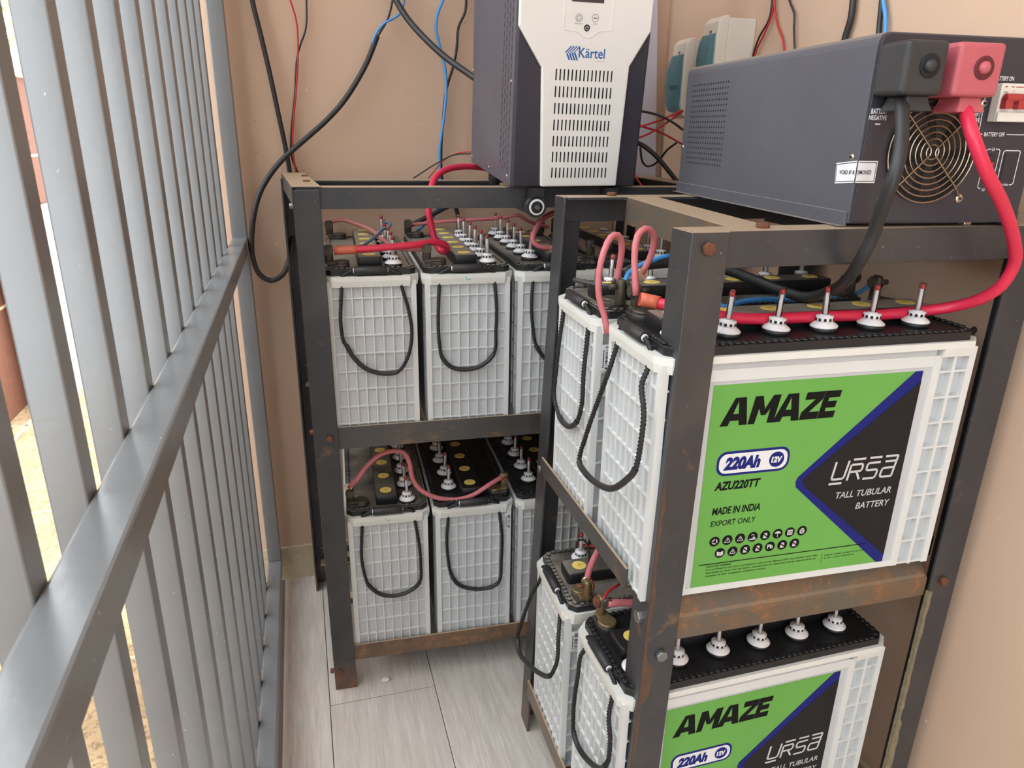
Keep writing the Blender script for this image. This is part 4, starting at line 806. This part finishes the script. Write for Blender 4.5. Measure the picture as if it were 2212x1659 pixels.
 ('wire', 'red wire on the right wall that swings to the right above the lying inverter', 'wire', None, 'thinred', 0.0022, [(0.99, 0.0228, 2.74), (0.99, 0.0228, 1.9372), (0.99, 0.0228, 1.6872), (0.99, 0.0228, 1.5689), (0.99, 0.014, 1.5165), (0.99, -0.0071, 1.4796), (0.99, -0.0239, 1.4606), (0.99, -0.0326, 1.4425), (0.99, -0.0434, 1.4156)], []),
 ('wire', 'single wavy black wire on the right wall above the lying inverter', 'wire', None, 'black', 0.0022, [(0.99, -0.0186, 2.74), (0.99, -0.0186, 1.9252), (0.99, -0.0186, 1.6752), (0.99, -0.0186, 1.5623), (0.99, -0.0312, 1.5273), (0.99, -0.0539, 1.4994), (0.99, -0.0584, 1.4738), (0.99, -0.0665, 1.4453), (0.99, -0.077, 1.4131)], []),
 ('cable', 'thick black cable on the right wall above the lying inverter', 'cable', None, 'black', 0.006, [(0.99, -0.2161, 2.74), (0.99, -0.2161, 1.8995), (0.99, -0.2161, 1.6495), (0.99, -0.2161, 1.5305), (0.99, -0.22, 1.5006), (0.99, -0.2215, 1.4707), (0.99, -0.2144, 1.4413), (0.99, -0.2127, 1.4184)], []),
 ('cable', 'black cable beside the blue one on the right wall above the lying inverter', 'cable', None, 'black', 0.0045, [(0.99, -0.2888, 2.74), (0.99, -0.2888, 1.8883), (0.99, -0.2888, 1.6383), (0.99, -0.2888, 1.5189), (0.99, -0.2917, 1.4905), (0.99, -0.2962, 1.4474), (0.99, -0.3004, 1.4181)], []),
 ('cable', 'bright blue cable on the right wall above the lying inverter', 'cable', None, 'blue', 0.0036, [(0.99, -0.2855, 2.74), (0.99, -0.2855, 1.8836), (0.99, -0.2855, 1.6336), (0.99, -0.2855, 1.5194), (0.99, -0.295, 1.49), (0.99, -0.3079, 1.4602), (0.99, -0.3123, 1.4385), (0.99, -0.3187, 1.4093)], []),
 ('wire', 'black wire arching from the tall inverter toward the lying one', 'wire', None, 'black', 0.0028, [(0.7746, 0.2, 1.3196), (0.7923, 0.2, 1.318), (0.8345, 0.2, 1.3108), (0.8614, 0.18, 1.2969), (0.8771, 0.15, 1.279)], []),
 ('wire', 'red wire rising from the tall inverter to the right, uppermost', 'wire', None, 'thinred', 0.0024, [(0.7778, 0.2, 1.2792), (0.8067, 0.2, 1.2878), (0.8474, 0.2, 1.3009), (0.8889, 0.18, 1.3218)], []),
 ('wire', 'red wire rising from the tall inverter to the right, below another', 'wire', None, 'thinred', 0.0024, [(0.7796, 0.2, 1.2567), (0.8087, 0.2, 1.2653), (0.8488, 0.2, 1.2865), (0.9, 0.2, 1.3204)], []),
 ('wire', 'red wire sloping down to the right between the two inverters', 'wire', None, 'thinred', 0.0024, [(0.7859, 0.22, 1.2957), (0.8046, 0.22, 1.2858), (0.8542, 0.22, 1.273), (0.9079, 0.2, 1.2457)], []),
 ('cable', 'thick black cable sagging between the two inverters', 'cable', None, 'black', 0.0055, [(0.7846, 0.22, 1.2512), (0.8081, 0.22, 1.2441), (0.8368, 0.2, 1.2208), (0.8612, 0.17, 1.1853), (0.8721, 0.14, 1.1608)], []),
 ('wire', 'red wire dropping behind the tall inverter onto the near rack', 'wire', None, 'thinred', 0.0022, [(0.7686, 0.16, 1.2471), (0.7589, 0.14, 1.2072), (0.741, 0.1, 1.181), (0.7334, 0.05, 1.1626), (0.7295, 0.0, 1.1424)], []),
 ('wire', 'black wire loop low behind the tall inverter', 'wire', None, 'black', 0.0026, [(0.8158, 0.24, 1.2374), (0.8248, 0.24, 1.2031), (0.8407, 0.24, 1.1924), (0.8545, 0.22, 1.2041), (0.8663, 0.2, 1.2316), (0.8807, 0.18, 1.25)], []),
 ('battery_cable', 'pink cable with bare end joined to the rear lower terminal of the near rack', 'cable', None, 'pink', 0.0055, [(0.4476, -0.437, 0.5245), (0.4519, -0.435, 0.5406), (0.4577, -0.435, 0.5615), (0.4661, -0.43, 0.572), (0.4798, -0.42, 0.5882), (0.4915, -0.41, 0.6087)], [('lug', 0, 0.012)]),
 ('wire', 'thin black wire curling over the rear lower battery of the near rack', 'wire', None, 'black', 0.0022, [(0.4818, -0.3, 0.499), (0.4779, -0.31, 0.5203), (0.4797, -0.33, 0.5392), (0.4754, -0.37, 0.551), (0.4662, -0.4, 0.5494), (0.4548, -0.425, 0.5432), (0.448, -0.437, 0.5331)], []),
 ('wire', 'short thin red wire above the rear lower battery of the near rack', 'wire', None, 'thinred', 0.0022, [(0.4819, -0.31, 0.5166), (0.4894, -0.32, 0.5194), (0.4981, -0.34, 0.5271), (0.5083, -0.36, 0.5337)], []),
 ('wire', 'short thin red wire by the front lower terminal of the near rack', 'wire', None, 'thinred', 0.0022, [(0.4379, -0.53, 0.5479), (0.4482, -0.52, 0.5551), (0.4624, -0.51, 0.5547), (0.4803, -0.5, 0.5538)], []),
 ('battery_cable', 'pink cable joined to the front lower terminal of the near rack', 'cable', None, 'pink', 0.0062, [(0.4391, -0.545, 0.5556), (0.4538, -0.545, 0.5538), (0.4662, -0.545, 0.5515), (0.4828, -0.545, 0.5483), (0.5263, -0.55, 0.5456)], [('dulllug', 0, 0.02)]),
 ('cable', 'dark cable sloping behind the right end of the upper green labelled battery', 'cable', None, 'black', 0.006, [(1.172, -0.3, 1.0458), (1.1866, -0.32, 1.0216), (1.186, -0.36, 0.9979), (1.1927, -0.38, 0.9866)], []),
 ('cable', 'dark cable hanging under the near rack top beam at its right end', 'cable', None, 'black', 0.006, [(1.1907, -0.35, 1.0668), (1.1908, -0.36, 1.0289), (1.1697, -0.38, 1.0027), (1.1375, -0.4, 0.9866)], []),
 ('cable', 'dark cable slanting up to the right behind the near rack right post', 'cable', None, 'black', 0.006, [(1.1731, -0.4, 0.9937), (1.1756, -0.42, 1.0237), (1.1786, -0.44, 1.065), (1.1896, -0.45, 1.0948)], []),
 ('cable', 'dark cable curving low behind the vent plugs of the upper labelled battery', 'cable', None, 'black', 0.0045, [(0.9733, -0.4, 1.0278), (1.0254, -0.4, 1.019), (1.086, -0.4, 1.0019), (1.1346, -0.4, 0.9971), (1.1561, -0.42, 0.9988)], []),
 ('cable', 'dark cable leaving the right end of the upper labelled battery toward the post', 'cable', None, 'black', 0.005, [(0.981, -0.6, 0.9805), (1.0001, -0.6, 0.9927), (1.0315, -0.59, 1.001), (1.0667, -0.58, 1.0138), (1.1166, -0.56, 1.0196)], [])]
for name, label, cat, group, col, r, pts, boots in CABLES:
    sp = spline(pts, .010); b = MB(); b.tube(sp, r, 10 if r > .003 else 7); o = b.build(name, CAB[col]); tag(o, label, cat, group)
    for kind, at_end, ln in boots:
        seq = sp[::-1] if at_end else sp; acc = 0; out = [seq[0]]
        for p, q in zip(seq, seq[1:]):
            acc += (q-p).length; out.append(q)
            if acc > ln: break
        b = MB()
        if kind == 'shrink': b.tube(out, r*1.25, 10); b.build('heat_shrink', M['orange'], o)
        else: b.tube(out, r*.9, 10, ); b.mi = 0; b.lathe([(.009,-.003),(.009,.003)], tuple(out[0]), 14, 'y'); b.build('cable_lug', M['screw'] if kind == 'lug' else M['lead'], o)

# ------------------------------------------------------------------ litter on the floor
b = MB(); b.loft([[(.125+.012*math.cos(a)*s_, .002+.008*math.sin(a)*s_, z) for a in [2*PI*k/7 for k in range(7)]] for s_, z in ((1,.0005),(1.1,.004),(.5,.008))])
tag(b.build('pebble', simple('pebble_pale', (214,206,196), .8)), 'small pale stone chip on the floor by the far rack foot', 'stone')

# ------------------------------------------------------------------ outside the railing
b = MB(); b.box(-9, -.236, -4, 14, -.5, -.12); b.mi = 1
for k in range(9): b.box(-9, -.25, -1.5+.95*k, -1.5+.95*k+.012, -.121, -.1185)
for k in range(6): b.box(-.75-.6*k, -.735-.6*k, -4, 14, -.121, -.1185)
struct(b.build('ground_outside', [M['paving'], M['coping']]))
b = MB(); b.box(-1.63, -1.43, -3, 5.2, -.12, 1.50); b.mi = 1
b.box(-1.68, -1.40, -3, 5.2, 1.50, 1.60)
for z in (.40, .70, 1.08): b.box(-1.432, -1.4285, -3, 5.2, z, z+.014)
struct(b.build('wall_outside', [M['extwall'], M['coping']]))
b = MB(); n = 60
for k in range(n):
    y0, y1 = 2.55+1.0*k/n, 2.55+1.0*(k+1)/n; d = lambda q: .008*math.sin(q*90)
    za = -.118; b.hull([(-1.22+d(y0),y0,za),(-1.22+d(y1),y1,za),(-1.23+d(y1),y1,za),(-1.23+d(y0),y0,za)], [(-1.41+d(y0),y0,.82),(-1.41+d(y1),y1,.82),(-1.42+d(y1),y1,.82),(-1.42+d(y0),y0,.82)])
tag(b.build('corrugated_sheet', M['sheet']), 'pale corrugated sheet leaning on the brown wall beyond the railing', 'sheet')
b = MB(); b.hull([(-1.0,2.5,-.118),(-.9,2.5,-.118),(-.9,2.53,-.118),(-1.0,2.53,-.118)], [(-1.25,3.1,.55),(-1.15,3.1,.55),(-1.15,3.13,.55),(-1.25,3.13,.55)])
tag(b.build('plank', M['coping']), 'pale plank propped beside the corrugated sheet outside', 'plank')
tr = empty('tree', (-3.6, 7.2, -.12)); tag(tr, 'pale green tree beyond the brown wall outside, seen between the bars', 'tree')
b = MB(); b.tube([(0,0,0),(.05,0,1.2),(-.05,.1,2.4)], [.12,.09,.05], 9); b.build('trunk', M['bark'], tr)
b = MB()
for k in range(2600):
    a = random.uniform(0, 2*PI); e = random.uniform(-1, 1); rr_ = 1.5*random.random()**.4
    p = Vector((rr_*math.cos(a)*math.sqrt(1-e*e), rr_*math.sin(a)*math.sqrt(1-e*e), 2.5+rr_*e*.9)); q = Vector((random.gauss(0,1), random.gauss(0,1), random.gauss(0,1))).normalized(); s_ = q.orthogonal().normalized()
    b.face([p, p+q*.06+s_*.02, p+q*.13, p+q*.06-s_*.02])
b.build('foliage', M['leaf'], tr)
